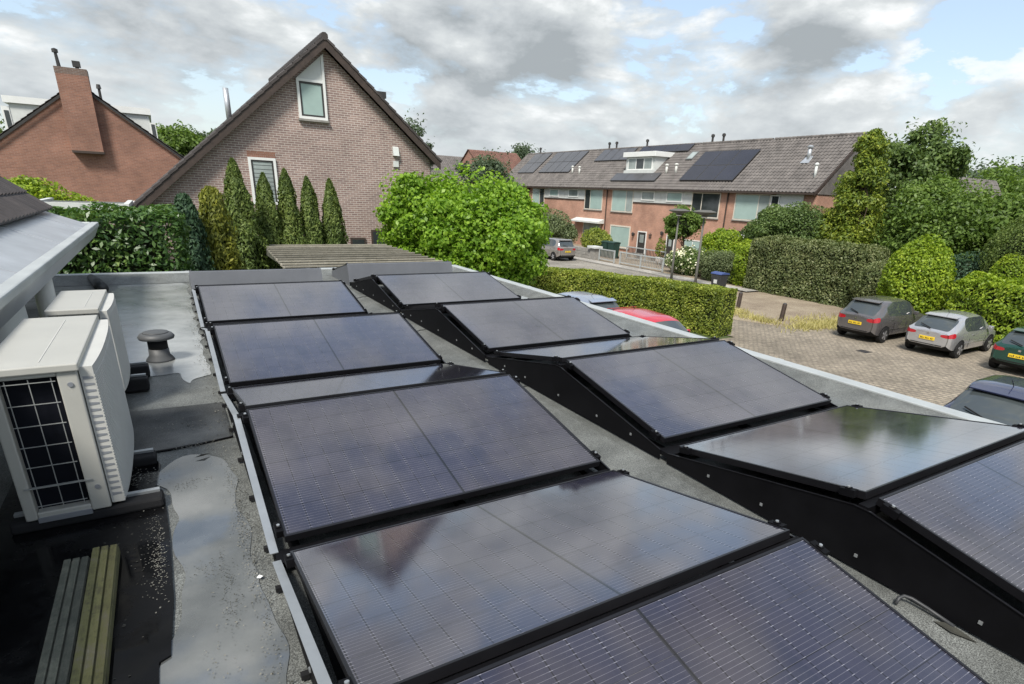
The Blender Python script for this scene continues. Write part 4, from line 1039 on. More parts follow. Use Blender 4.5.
def far_house(label, p, w, d, h, rz, wallm, roofm, ridge='y', hr=3.0):
    x, y = p
    t = thing('distant_house', label, 'house', (x, y, GZ))
    x0, x1, y0, y1 = x-w/2, x+w/2, y-d/2, y+d/2; z = GZ+h
    b = MB(); m = MB()
    if ridge == 'x':
        b.prism([(x0, y0, GZ), (x0, y1, GZ), (x0, y1, z), (x0, y, z+hr-.1), (x0, y0, z)], (w, 0, 0))
        for s in (-1, 1):
            a = (x0-.2, y+s*(d/2+.3), z-.3*hr/(d/2)); vv = Vector((0, -s, hr/(d/2))); tiles(m, a, (1, 0, 0), vv, w+.4, math.hypot(d/2+.3, hr*(d/2+.3)/(d/2)), .32, .36, .03, .03, 4)
    else:
        b.prism([(x0, y0, GZ), (x1, y0, GZ), (x1, y0, z), (x, y0, z+hr-.1), (x0, y0, z)], (0, d, 0))
        for s in (-1, 1):
            a = (x+s*(w/2+.3), y0-.2, z-.3*hr/(w/2)); vv = Vector((-s, 0, hr/(w/2))); tiles(m, a, (0, 1, 0), vv, d+.4, math.hypot(w/2+.3, hr*(w/2+.3)/(w/2)), .32, .36, .03, .03, 4)
    build('wall', b, wallm, t); build('roof', m, roofm, t)
    return t
far_house('red gabled brick house beyond the left end of the terrace', (45, 80), 8, 12, 7.0, 0, 'brick_red', 'tile_red', 'x', 3.7)
far_house('low grey roofed house between the leafy tree and the terrace end', (34, 84), 20, 9, 6.2, 0, 'brick_red', 'tile_brown', 'x', 3.6)
far_house('house with pale gable peeping out of the trees at the right', (45.5, 11.8), 5, 4.4, 3.6, 0, 'offwhite', 'tile_brown', 'x', 3.3)

# ------------------------------------------------------------------ carport with a slatted roof
def carport():
    t = thing('slatted_carport', 'carport with a bleached wooden slatted roof behind the panels', 'carport', (3.8, 8.2, GZ))
    m = MB(); n = 11
    for i in range(n):
        y = 5.75+i*.51; xl = 1.86+.03*i; m.bar((xl, y, -.30), (5.75, y+.02, -.30+.0), .30, .05, (0, 0, 1))
        m.box(xl, 5.75, y-.16, y-.13, -.30+.026, -.30+.06)
    build('slat', m, 'slat', t)
    b = MB()
    for x in (2.15, 3.4, 4.6, 5.5): b.box(x-.04, x+.04, 5.6, 11.0, -.48, -.33)
    build('beam', b, 'plank_grey', t)
    for x in (2.15, 5.5):
        for y in (5.8, 10.8): build('post', MB().box(x-.06, x+.06, y-.06, y+.06, GZ, -.482), 'plank_grey', t)
carport()

# ------------------------------------------------------------------ cars
def car(label, loc, rz, paint, L=4.1, Wd=1.7, H=1.48, roof_r=.62, hood=.93, tail='wide', three_door=False, sc=1.0, plate=True, spoiler=True, nose=.9, lights=True, quarter=False):
    t = thing('parked_car', label, 'car', loc, rz, 'cars parked near the building')
    w = Wd/2; B = .93*H/1.48
    # d, half width, z bottom, z belt, top half width, z top
    S = [(0, .80*w, .40, B-.06, .66*w, B-.02), (.07, .92*w, .30, B, .70*w, B+.05), (.22, .985*w, .22, B+.03, .72*w, B+.20 if roof_r > .4 else B+.33),
         (roof_r-.06, w, .20, B+.03, .74*w, H-.10), (roof_r+.12, w, .19, B+.02, .74*w, H-.035), (1.22, w, .19, B+.01, .755*w, H), (1.30, w, .19, B+.01, .755*w, H),
         (2.18, w, .19, B-.01, .745*w, H-.015), (2.26, w, .19, B-.01, .745*w, H-.02), (2.52, w, .19, B-.015, .73*w, H-.075), (2.60, w, .19, B-.02, .72*w, H-.11),
         (3.18, .99*w, .19, B-.03, .80*w, B+.09), (3.26, .99*w, .19, B-.04, .80*w, B+.055), (L-.40, .965*w, .20, B-.12, .76*w, B-.06), (L-.12, .88*w, .24, B-.25, .64*w, B-.2), (L, .70*w, .34, B-.38, .5*w, B-.36)]
    if L < 3.7: S = [(d*L/4.1 if d > 1.1 else d,)+s for (d, *s) in [(q[0], *q[1:]) for q in S]] if False else S
    V = []; F = []; MI = []
    k = 9
    for (d, ww, zb, zl, wt, zt) in S:
        h = zl-zb
        half = [(0, zb), (.78*ww, zb), (.965*ww, zb+.08*h+.03), (1.0*ww, zb+.42*h), (.995*ww, zl-.26*h), (.955*ww, zl), (wt+(.0), zt-.055 if zt-zl > .12 else (zl+zt)/2+.01), (.74*wt, zt), (0, zt+.018)]
        for y, z in half: V.append((d-L/2, y, z))
        for y, z in half[1:-1][::-1]: V.append((d-L/2, -y, z))
    n = 16
    def ring(i): return [i*n+j for j in range(n)]
    ns = len(S)
    cab0, cab1 = 3, 9
    for i in range(ns-1):
        a, b = ring(i), ring(i+1)
        for j in range(n):
            j2 = (j+1) % n; F.append((a[j], a[j2], b[j2], b[j]))
            jj = j if j < 8 else 15-j      # mirrored band index 0..7
            mi = 0
            if jj == 5 and (4 if not quarter else 3) <= i <= 9: mi = 1           # side glass
            if jj in (6, 7) and i == 10: mi = 2                 # windscreen
            if jj == 6 and i == 10: mi = 2
            if jj in (6, 7) and i in (1, 2): mi = 3             # rear window
            if jj == 4 and i in (0, 1): mi = 4                  # tail lamps
            if tail == 'low' and jj == 3 and i in (0,): mi = 0
            if jj == 4 and i == 13: mi = 5                      # head lamps
            if jj in (0, 1): mi = 6                             # sill / underside
            MI.append(mi)
    # end caps as strips
    for end, i in ((0, 0), (1, ns-1)):
        a = ring(i)
        for j in range(8):
            if j == 0: F.append((a[0], a[1], a[n-1])); MI.append(6); continue
            if j == 7: F.append((a[7], a[8], a[9])); MI.append(0); continue
            if j == 1:
                mids = {}
                for q in range(1, 8):
                    y = V[a[q]][1]*.60; V.append((V[a[q]][0]-(.03 if end == 0 else -.03), y, V[a[q]][2])); mids[q] = len(V)-1
                    V.append((V[a[q]][0]-(.03 if end == 0 else -.03), -y, V[a[q]][2])); mids[-q] = len(V)-1
                F.append((a[1], mids[1], mids[-1], a[n-1])); MI.append(6)
                F.append((a[7], a[9], mids[-7], mids[7])); MI.append(0)
            k_ = (4 if end == 0 else 5) if j == 4 else 0
            F.append((a[j], a[j+1], mids[j+1], mids[j])); MI.append(k_)
            F.append((mids[j], mids[j+1], mids[-j-1], mids[-j])); MI.append(0)
            F.append((mids[-j], mids[-j-1], a[n-j-1], a[n-j])); MI.append(k_)
    me = bpy.data.meshes.new('tmp'); me.from_pydata([tuple(c*sc for c in v) for v in V], [], F); me.update()
    me.polygons.foreach_set('material_index', MI)
    for _ in range(7): me.materials.append(None)
    tmp = bpy.data.objects.new('tmp', me); COL.objects.link(tmp)
    md = tmp.modifiers.new('s', 'SUBSURF'); md.levels = 3; md.render_levels = 3
    # crease the belt line and the window frames a little
    at = me.attributes.new('crease_edge', 'FLOAT', 'EDGE')
    cr = np.zeros(len(me.edges)); fe = {}
    for p, mi in zip(me.polygons, MI):
        for ek in p.edge_keys: fe.setdefault(ek, []).append(mi)
    for e in me.edges:
        s = set(fe.get(tuple(sorted(e.vertices)), [0]))
        if len(s) > 1: cr[e.index] = 1.0
    at.data.foreach_set('value', cr)
    dg = bpy.context.evaluated_depsgraph_get(); ev = tmp.evaluated_get(dg); m2 = ev.to_mesh()
    vs = np.array([v.co for v in m2.vertices]); ps = [(tuple(p.vertices), p.material_index, tuple(p.normal)) for p in m2.polygons]
    vn = np.array([v.normal for v in m2.vertices])
    ev.to_mesh_clear(); bpy.data.objects.remove(tmp)
    def sub(name, mi, mat, parent, lift=0, side=None):
        idx = {}; vv = []; ff = []
        for vi, m_, nn in ps:
            if m_ != mi: continue
            if side is not None and (vs[list(vi), 1].mean() > 0) != (side > 0): continue
            f = []
            for q in vi:
                if q not in idx: idx[q] = len(vv); vv.append(tuple(vs[q]+vn[q]*lift))
                f.append(idx[q])
            ff.append(tuple(f))
        if not ff: return None
        return mesh_obj(name, vv, ff, mat, parent, smooth=True, local=True, recalc=False)
    body = sub('body', 0, paint, t)
    # body colour also behind glass is not needed: glass is dark and closed
    sub('sill', 6, 'black_rubber', t)
    sub('side_window', 1, 'car_glass', t, 0, 1); sub('side_window', 1, 'car_glass', t, 0, -1)
    sub('windscreen', 2, 'car_glass', t); rw = sub('rear_window', 3, 'car_glass', t)
    for s in (1, -1):
        sub('tail_light', 4, 'tail_red', t, .004, s); sub('headlight', 5, 'lens_clear', t, .003, s)
    # wheels
    R_ = .31*sc
    for x in (.68*sc-L/2*sc+.0, L/2*sc-.82*sc):
        for s in (1, -1):
            y = s*(w-.075)*sc
            wh = build('wheel', MB().lathe([(R_*.62, -.10*sc), (R_*.95, -.095*sc), (R_, -.06*sc), (R_, .06*sc), (R_*.95, .095*sc), (R_*.62, .10*sc)], (x, y, R_), 22, 'y'), 'tyre', t, local=True, smooth=False)
            build('hub', MB().lathe([(R_*.62, -.02), (R_*.62, .006)], (x, y+s*.085*sc, R_), 18, 'y'), 'dark_paint', wh, local=True)
            ri = MB()
            for q in range(5):
                a = q*2*PI/5; ri.bar((x, y+s*.103*sc, R_), (x+math.cos(a)*R_*.6, y+s*.103*sc, R_+math.sin(a)*R_*.6), .07*sc, .02, (0, 1, 0))
            build('rim', ri, 'rim', wh, local=True)
            ar = MB(); m_ = 16      # dark wheel-arch gap ring
            for q in range(m_):
                a0, a1 = PI*q/m_, PI*(q+1)/m_; r1 = R_*1.19
                ar.quad((x+math.cos(a0)*R_*.9, s*(w+.004)*sc*.998, R_+math.sin(a0)*R_*.9), (x+math.cos(a1)*R_*.9, s*(w+.004)*sc*.998, R_+math.sin(a1)*R_*.9), (x+math.cos(a1)*r1, s*(w+.004)*sc*.998, R_+math.sin(a1)*r1), (x+math.cos(a0)*r1, s*(w+.004)*sc*.998, R_+math.sin(a0)*r1))
            build('wheel_arch', ar, 'black_rubber', t, local=True)
    xr = (-L/2-.03)*sc
    if plate:
        pz = .60*H/1.48*sc; pl = build('number_plate', MB().box(xr-.022, xr+.02, -.26*sc, .26*sc, pz, pz+.115*sc), 'plate', t, local=True)
        g = MB(); r = np.random.default_rng(int(abs(loc[1])*10)); y = -.20
        for i in range(8):
            if i in (2, 5): y += .035; 
            hh = r.uniform(.5, 1); g.box(xr-.0235, xr-.0221, y*sc, (y+.028)*sc, pz+.025*sc, pz+(.025+.065*hh)*sc); y += .046
        build('plate_letters', g, 'glyph', pl, local=True)
        build('emblem', MB().lathe([(.045, -.012), (.045, .006)], (0, 0, 0), 12, 'y') if False else MB().box(xr-.012, xr+.02, -.04*sc, .04*sc, pz+.21*sc, pz+.27*sc), 'chrome', t, local=True)
    build('bumper_strip', MB().box(xr-.012, xr+.06, -.62*w*sc, .62*w*sc, .43*sc, .455*sc), 'black_rubber', t, local=True)
    zr = (H-.06)*sc
    wp = MB().bar((xr+(.06)*sc, 0, (B+.09)*sc), (xr+.16*sc, .38*sc, (B+.19)*sc), .03, .02); build('rear_wiper', wp, 'black_rubber', t, local=True)
    if spoiler: build('spoiler', MB().prism([(xr+(roof_r-.16)*sc, -.62*w*sc, (H-.10)*sc), (xr+(roof_r+.10)*sc, -.66*w*sc, (H-.035)*sc), (xr+(roof_r+.10)*sc, -.66*w*sc, (H-.02)*sc), (xr+(roof_r-.17)*sc, -.62*w*sc, (H-.07)*sc)], (0, 1.26*w*sc, 0)), paint, t, local=True, bevel=.01)
    for s in (1, -1):
        xm = (2.66-L/2)*sc
        build('wing_mirror', MB().box(xm-.05*sc, xm+.06*sc, s*(w-.02)*sc-.0, s*(w+.16)*sc, (B+.0)*sc, (B+.13)*sc), paint, t, local=True, bevel=.025)
        for dx in ((1.5,) if three_door else (1.02, 1.95)):
            x = (dx-L/2)*sc; build('door_handle', MB().box(x, x+.17*sc, s*w*sc*.985-.012, s*w*sc*.985+.022, (B-.14)*sc, (B-.11)*sc), paint, t, local=True)
        lines = MB()
        for dx in ((1.30, 2.62) if three_door else (1.26, 2.22, 2.72)):
            x = (dx-L/2)*sc; lines.box(x, x+.012, s*w*sc*1.0-.004, s*w*sc*1.0+.003, .34*sc, (B-.24)*sc)
        build('door_seam', lines, 'black_rubber', t, local=True)
        build('side_strip', MB().box((.95-L/2)*sc, (L-1.2-L/2)*sc, s*w*sc*1.0-.004, s*w*sc*1.0+.010, .50*sc, .545*sc), paint, t, local=True)
    build('front_wiper', MB().bar(((3.2-L/2)*sc, -.55*w*sc, (B+.115)*sc), ((3.06-L/2)*sc, .2*w*sc, (B+.20)*sc), .035, .025).bar(((3.2-L/2)*sc, .1*w*sc, (B+.115)*sc), ((3.06-L/2)*sc, .7*w*sc, (B+.19)*sc), .035, .025), 'black_rubber', t, local=True)
    build('aerial', MB().tube([((1.2-L/2)*sc, 0, H*sc), ((1.0-L/2)*sc, 0, (H+.16)*sc)], .008, 5), 'black_rubber', t, local=True)
    return t
car('grey tall hatchback parked beside the verge, nearest the bollards', (23.85, 4.15, GZ), R(1.5), 'paint_grey', L=4.25, Wd=1.74, H=1.60, roof_r=.58, sc=.97)
car('small silver three door hatchback between the grey and green cars', (23.95, 1.62, GZ), R(1.5), 'paint_silver', L=3.95, Wd=1.70, H=1.46, roof_r=.78, three_door=True, sc=.97)
car('dark green hatchback cut off by the right edge of the photo', (24.0, -1.12, GZ), R(1.5), 'paint_green', L=4.1, Wd=1.70, H=1.45, roof_r=.66, sc=.97)
car('dark blue hatchback close below the roof edge, only its rear window showing', (14.9, -3.8, GZ), R(3), 'paint_blue', L=4.2, Wd=1.78, H=1.50, roof_r=.80, plate=False)
car('bright red car parked between the garage and the clipped hedge', (12.15, 4.95, GZ), R(-90), 'paint_red', L=4.1, Wd=1.7, H=1.46, plate=False)
car('pale blue car behind the red one, beside the clipped hedge', (12.2, 9.1, GZ), R(91), 'paint_paleblue', L=4.1, Wd=1.72, H=1.50, plate=False)
car('beige grey estate car parked across the street before the terraces', (26.05, 32.3, GZ), R(92), 'paint_beige', L=4.2, Wd=1.78, H=1.62, roof_r=.45, sc=1.0)
car('white car showing only its roof behind the hedge at the right edge', (31.6, 1.1, GZ+.55), R(80), 'paint_white', L=4.1, Wd=1.7, H=1.5, plate=False)

# ------------------------------------------------------------------ street furniture
def lamp(label, x, y, h):
    t = thing('street_lamp', label, 'street lamp', (x, y, GZ), 0, 'street lamps by the pavement')
    build('post', MB().tube([(x, y, GZ), (x, y, GZ+1.0), (x, y, GZ+h-.1)], [.085, .075, .05], 12), 'lamp_grey', t, smooth=True)
    hd = build('lamp_head', MB().lathe([(.10, h-.30), (.20, h-.22), (.60, h-.10), (.64, h-.06), (.60, h-.02), (.30, h+.05)], (x, y, GZ), 20), 'lamp_grey', t)
    build('lens', MB().lathe([(.18, h-.301), (.14, h-.36)], (x, y, GZ), 16), 'lens_clear', hd)
lamp('nearer street lamp with flat dish head, beside the wheelie bin', 25.35, 15.9, 4.28)
lamp('farther street lamp with flat dish head, in front of the ball tree', 26.5, 19.05, 4.25)
def bin_(name, label, x, y, w, d, h, mat, lid, group=None, rz=0):
    t = thing(name, label, 'bin', (x, y, GZ+.08), rz, group)
    b = MB(); a = .82
    b.add([(-w/2*a, -d/2*a, .06), (w/2*a, -d/2*a, .06), (w/2*a, d/2*a, .06), (-w/2*a, d/2*a, .06), (-w/2, -d/2, h-.1), (w/2, -d/2, h-.1), (w/2, d/2, h-.1), (-w/2, d/2, h-.1)], [(3, 2, 1, 0), (4, 5, 6, 7), (0, 1, 5, 4), (1, 2, 6, 5), (2, 3, 7, 6), (3, 0, 4, 7)])
    build('body', b, mat, t, local=True, bevel=.02)
    l = build('lid', MB().prism([(-w/2-.03, -d/2-.03, h-.098), (w/2+.05, -d/2-.03, h-.098), (w/2+.03, -d/2-.03, h-.02), (0, -d/2-.03, h+.03), (-w/2, -d/2-.03, h-.03)], (0, d+.06, 0)), lid, t, local=True, bevel=.015)
    build('handle', MB().tube([(w/2+.07, -d/2+.05, h-.12), (w/2+.07, d/2-.05, h-.12)], .02, 8), mat, l, local=True)
    for s in (-1, 1): build('wheel', MB().lathe([(.09, -.03), (.1, 0), (.09, .03)], (w/2*a, s*d/2*.8, .1), 12, 'y'), 'tyre', t, local=True)
    build('number_sticker', MB().box(-w/2*.93-.022, -w/2*.93-.012, -.12, .12, h*.42, h*.62), 'offwhite', t, local=True) if name == 'wheelie_bin' and 'blue' in label else None
bin_('wheelie_bin', 'charcoal wheelie bin with a blue lid near the street lamp', 26.0, 14.75, .62, .72, 1.02, 'bin_grey', 'bin_blue')
for i, (yy, lb) in enumerate(((32.75, 'leftmost of the three dark green bins behind the low fence'), (31.85, 'middle one of the three dark green bins behind the low fence'), (30.95, 'rightmost of the three dark green bins behind the low fence'))):
    bin_('wheelie_bin', lb, 31.2, yy, .7, .78, 1.3, 'bin_green', 'bin_green', 'green bins in the front garden')
def bollard(label, x, y, h, lean):
    t = thing('bollard', label, 'bollard', (x, y, GZ), 0, 'wooden bollards on the verge')
    build('post', MB().tube([(x, y, GZ), (x+lean, y, GZ+h)], [.10, .095], 10), 'brown_trim', t)
    build('cap', MB().tube([(x+lean, y, GZ+h+.001), (x+lean*1.05, y, GZ+h+.05)], [.095, .05], 10), 'dark_paint', t)
bollard('dark wooden bollard closest to the wheelie bin', 24.0, 12.1, .66, .0)
bollard('dark wooden bollard leaning slightly, middle one of the three', 22.95, 10.65, .72, .05)
bollard('dark wooden bollard standing alone in the dry grass by the grey car', 22.25, 7.65, .74, .06)

def steel_fence(label, x, y0, y1, h, group=None):
    t = thing('garden_fence', label, 'fence', (x, (y0+y1)/2, GZ+.08), 0, 'pale steel garden fences'); z = GZ+.08
    n = max(1, int(round((y1-y0)/2.2))); ys = np.linspace(y0, y1, n+1)
    for y in ys: build('post', MB().box(x-.04, x+.04, y-.04, y+.04, z, z+h), 'coping', t)
    r = MB()
    for a, b in zip(ys[:-1], ys[1:]): r.box(x-.03, x+.03, a+.041, b-.041, z+h-.1, z+h-.02).box(x-.03, x+.03, a+.041, b-.041, z+.12, z+.18)
    build('rail', r, 'coping', t)
    p = MB(); y = y0+.14
    while y < y1-.1:
        if min(abs(y-q) for q in ys) > .06: p.box(x-.010, x+.010, y-.028, y+.028, z+.181, z+h-.101)
        y += .17
    build('picket', p, 'stone' if x < 30 else 'dark_paint', t)
steel_fence('long pale steel fence with grey pickets along the pavement', 28.75, 22.3, 27.0, .95)
steel_fence('short pale steel fence beside the stone pillar and bins', 28.75, 27.7, 29.6, .95)
steel_fence('dark low picket fence in front of the terrace door', 32.0, 25.6, 30.2, 1.05)
t = thing('stone_pillar', 'square stone pillar with flat slab at the fence end', 'pillar', (28.9, 30.4, GZ))
build('shaft', MB().box(28.65, 29.15, 30.1, 30.7, GZ, GZ+.95), 'stone', t); build('cap', MB().box(28.5, 29.3, 29.95, 30.95, GZ+.951, GZ+1.1), 'offwhite', t)
t = thing('garden_wall', 'low stacked stone garden wall beside the beige car', 'wall', (29, 32.5, GZ))
w = MB(); r_ = np.random.default_rng(4)
for j in range(3):
    y = 30.75
    while y < 35.5:
        l = r_.uniform(.4, .9); w.box(28.7+r_.uniform(-.03, .03), 29.1, y, y+l-.02, GZ+.08+j*.26, GZ+.08+j*.26+.245); y += l
build('stonework', w, 'stone', t)
t = thing('planter', 'white pot with a small reddish bush by the terrace door', 'plant pot', (32.2, 26.4, GZ+.08))
build('pot', MB().lathe([(.22, 0), (.3, .25), (.34, .55), (.30, .56)], (32.2, 26.4, GZ+.08), 16), 'terracotta', t, smooth=True)
leaf_obj('plant', blob_leaves((32.2, 26.4, GZ+1.25), (.42, .42, .72), 700, .13, 3), 'leaf_gold', t)

# ------------------------------------------------------------------ plants
# clipped hedge between the cars and the street (L shaped run of two hedges)
def hedge_run(name, label, pts, wid, z0, zt, n, size, mat, seed, aspect=.55):
    """hedge along a polyline; zt = top heights"""
    t = thing(name, label, 'hedge', (pts[0][0], pts[0][1], z0)); allv = []; core = MB()
    P2 = [np.array(p, float) for p in pts]; Ls = [np.linalg.norm(b-a) for a, b in zip(P2[:-1], P2[1:])]; tot = sum(Ls)
    r = np.random.default_rng(seed); kv = [(r.normal(size=3)*(1.1+.8*i), r.uniform(0, 6)) for i in range(7)]
    for i, (a, b, L) in enumerate(zip(P2[:-1], P2[1:], Ls)):
        d = (b-a)/L; q = np.array([-d[1], d[0]]); m = int(n*L/tot)
        s = rng.random(m)*L; za = zt[i]+(zt[i+1]-zt[i])*s/L; H = za-z0
        u = rng.random(m)*(2*np.mean(H)+wid)/np.mean(H)    # unrolled profile
        k = np.clip(u, 0, None); Hh = np.mean(H)
        left = k < 1; right = (k >= 1) & (k < 2); top = k >= 2
        off = np.where(left, wid/2, np.where(right, -wid/2, (rng.random(m)-.5)*wid)); z = np.where(left, k, np.where(right, k-1, 1.0))
        rd = .14; zz = z0+z*H
        e = np.maximum(0, z*H-(H-rd))/rd; off = np.where(top, off, np.sign(off)*(wid/2-rd*(1-np.sqrt(np.maximum(0, 1-np.minimum(e, 1)**2)))))
        ed = np.maximum(0, np.abs(off)-(wid/2-rd))/rd; zz = np.where(top, zz-rd*(1-np.sqrt(np.maximum(0, 1-np.minimum(ed, 1)**2))), zz)
        P = np.c_[a[0]+d[0]*s+q[0]*off, a[1]+d[1]*s+q[1]*off, zz]
        nn = np.c_[q[0]*np.sign(off), q[1]*np.sign(off), np.zeros(m)]; nn[top] = (0, 0, 1)
        w = sum(np.sin(P@kk+ph)/(1+.35*j) for j, (kk, ph) in enumerate(kv)); P += nn*(w*.035-rng.random(m)**2*.16)[:, None]; nn[:, 2] += .25
        allv.append(leaf_mesh(P, nn, size, aspect, jit=.7))
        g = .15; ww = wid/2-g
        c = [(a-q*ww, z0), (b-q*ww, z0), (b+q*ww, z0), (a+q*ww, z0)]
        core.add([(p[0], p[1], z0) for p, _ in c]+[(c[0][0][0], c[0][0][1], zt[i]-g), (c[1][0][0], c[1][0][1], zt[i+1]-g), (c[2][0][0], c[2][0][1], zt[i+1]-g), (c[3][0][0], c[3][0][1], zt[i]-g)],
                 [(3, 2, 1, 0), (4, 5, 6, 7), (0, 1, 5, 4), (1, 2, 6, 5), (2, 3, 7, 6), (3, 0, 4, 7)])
    # end faces
    for a, b, zz in ((P2[0], P2[1], zt[0]), (P2[-1], P2[-2], zt[-1])):
        d = (a-b)/np.linalg.norm(a-b); q = np.array([-d[1], d[0]]); m = int(n*wid/tot*.9); o = (rng.random(m)-.5)*wid; z = z0+rng.random(m)*(zz-z0)
        P = np.c_[a[0]+q[0]*o, a[1]+q[1]*o, z]; nn = np.tile([d[0], d[1], .25], (m, 1)); P += nn*(-rng.random(m)**2*.12)[:, None]
        allv.append(leaf_mesh(P, nn, size, aspect, jit=.7))
    leaf_obj('foliage', np.concatenate(allv), mat, t); build('branches', core, 'twig', t)
    return t
hedge_run('clipped_hedge', 'long clipped yellow green hedge behind the red car', [(17.35, 6.55), (16.9, 9.4), (15.9, 11.9), (14.5, 14.0), (13.1, 15.4)], 1.05, GZ, [-1.55, -1.60, -1.62, -1.62, -1.65], 46000, .085, 'leaf_hedge', 21, .6)
hedge('laurel_hedge', 'glossy dark laurel hedge just beyond the far roof edge', -2.6, .02, 4.55, 6.1, GZ, .84, 24000, .115, 'leaf_laurel', 22, wav=.10, aspect=.42)
hedge('tall_hedge', 'tall grey green hedge block behind the bollards', 28.6, 31.2, 8.2, 15.4, GZ, -.24, 42000, .12, 'leaf_olive', 23, wav=.12, rnd=.5)
hedge('laurel_hedge', 'bright laurel hedge behind the silver and green cars', 26.7, 28.6, -5.5, 3.35, GZ, -.95, 24000, .15, 'leaf_lime', 24, wav=.18, aspect=.45, rnd=.3)
shrub('dark_shrub', 'dark shrub filling the gap between tall hedge and lime bush', (28.6, 7.0, -2.1), (1.0, 1.3, 1.2), 7000, .12, 'leaf_olive', 25)
shrub('rounded_bush', 'large rounded lime green bush behind the grey car', (27.4, 5.05, -1.45), (1.25, 1.38, 1.85), 15000, .13, 'leaf_lime', 26, amp=.10)
shrub('big_shrub', 'big loose dark bush rising behind the tall hedge', (32.6, 15.6, -.3), (2.3, 2.75, 1.95), 15000, .14, 'leaf_dark', 27, amp=.2, ncl=9)
shrub('clipped_dome', 'broad clipped dark green dome at the right edge', (30.8, 1.9, -.2), (2.2, 2.1, 2.0), 22000, .09, 'leaf_thuja', 28, amp=.05)
shrub('thuja_bush', 'small bright conical thuja in front of the clipped dome', (28.9, 2.25, -1.0), (.62, .68, .95), 5000, .09, 'leaf_lime', 29, amp=.12)
shrub('dark_shrub', 'near black shrub in the shade right of the lime bush', (30.6, 4.9, -1.6), (1.3, 1.6, 1.3), 8000, .12, 'leaf_bluegreen', 30)
# conifers before the gable house
def columnar(label, x, y, zt, w, mat, n, seed, lean=0, tip=.55):
    t = thing('conifer', label, 'conifer', (x, y, GZ), 0, 'slim conifers before the gable wall')
    n = int(n*1.7); h = rng.random(n)**.85; H = zt-GZ; a = rng.uniform(0, 2*PI, n)
    prof = np.minimum(1, ((1-h)*1.0)**tip*1.02)*np.minimum(1, .75+h)
    lum = 1+.13*np.sin(3*a+h*9+seed)+.11*np.sin(5*a-h*17+seed*2)+.09*np.sin(2*a+h*31+seed)+.06*np.sin(7*a+h*53)
    rr = w*prof*lum*(1.1-.5*rng.random(n)**1.3)
    P = np.c_[x+rr*np.cos(a)+lean*h, y+rr*np.sin(a), GZ+h*H+.05]
    nn = np.c_[np.cos(a), np.sin(a), np.full(n, .25)]
    al = np.tile([0, 0, 1.], (n, 1))+.5*np.c_[np.cos(a), np.sin(a), np.zeros(n)]
    leaf_obj('foliage', leaf_mesh(P, nn, .115, .36, .2, along=al, jit=.5), mat, t)
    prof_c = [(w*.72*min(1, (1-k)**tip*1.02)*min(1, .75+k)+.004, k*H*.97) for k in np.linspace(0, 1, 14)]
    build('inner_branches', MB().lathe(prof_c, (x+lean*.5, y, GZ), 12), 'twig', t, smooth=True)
    build('trunk', MB().tube([(x, y, GZ), (x, y, GZ+.8*H)], [.08, .02], 6), 'bark', t)
columnar('blue green conifer at the left end of the conifer row', .22, 7.4, 1.06, .42, 'leaf_bluegreen', 6500, 1, tip=.32)
columnar('yellowish round topped conifer, second from the left in the row', .80, 8.0, 1.22, .50, 'leaf_thuja_y', 7500, 2, tip=.30)
columnar('tallest dark conifer of the row before the gable', 1.58, 10.4, 1.92, .78, 'leaf_thuja', 10500, 3, tip=.62)
columnar('conifer directly right of the tallest one', 2.40, 11.2, 1.62, .64, 'leaf_thuja', 9500, 4, tip=.6)
columnar('conifer under the right side of the low gable window', 3.0, 11.3, 1.76, .64, 'leaf_thuja', 9500, 5, tip=.6)
columnar('second conifer from the right end of the row', 3.62, 11.4, 1.58, .60, 'leaf_thuja', 9000, 6, tip=.58)
columnar('rightmost conifer of the row, against bare brick wall', 4.30, 11.5, 1.55, .62, 'leaf_thuja', 9500, 7, tip=.6)
# trees
tree('leafy_tree', 'bright green leafy tree at the far right corner of the flat roof', (9.6, 12.2, GZ), (9.55, 12.2, -.25), (2.75, 2.5, 2.05), 84, 860, .15, 'leaf_beech', 31, trunk=.2, clr=(.22, .36), amp=.35, core=.42, aspect=.66, lowcut=-.95)
tree('leafy_tree', 'smaller bright leafy tree left of the larger one, against the gable', (7.2, 13.0, GZ), (7.45, 13.0, .25), (1.25, 1.2, 1.75), 28, 640, .145, 'leaf_beech', 32, trunk=.12, clr=(.28, .44), amp=.35, core=.4, aspect=.66, lowcut=-.95)
tree('ball_tree', 'round clipped ball tree on a bare stem in the front garden', (31, 22.75, GZ), (31, 23.1, .0), (1.15, 1.25, 1.12), 26, 420, .15, 'leaf_mid', 33, trunk=.10, clr=(.3, .42), amp=.2, core=.7, aspect=.6, lowcut=-1)
tree('golden_conifer', 'golden green conical conifer hiding the end of the terrace', (33.4, 12.1, GZ), (33.4, 12.15, 1.0), (2.5, 2.45, 4.55), 95, 560, .20, 'leaf_gold', 34, env='cone', trunk=.2, clr=(.20, .34), amp=.35, aspect=.42, core=0, up=.5)
tree('dark_tree', 'tall loose crowned dark tree just right of the golden conifer', (37.5, 11.6, GZ), (37.8, 11.5, 2.1), (3.0, 2.8, 4.1), 66, 420, .24, 'leaf_dark', 35, trunk=.26, clr=(.14, .30), amp=.3, aspect=.5)
tree('dark_tree', 'broad dark tree filling the middle of the right hand trees', (34.2, 8.6, GZ), (34.6, 8.2, .1), (2.9, 2.6, 3.0), 62, 520, .20, 'leaf_mid', 36, trunk=.24, clr=(.2, .34), amp=.3, core=.35, aspect=.5, lowcut=-1)
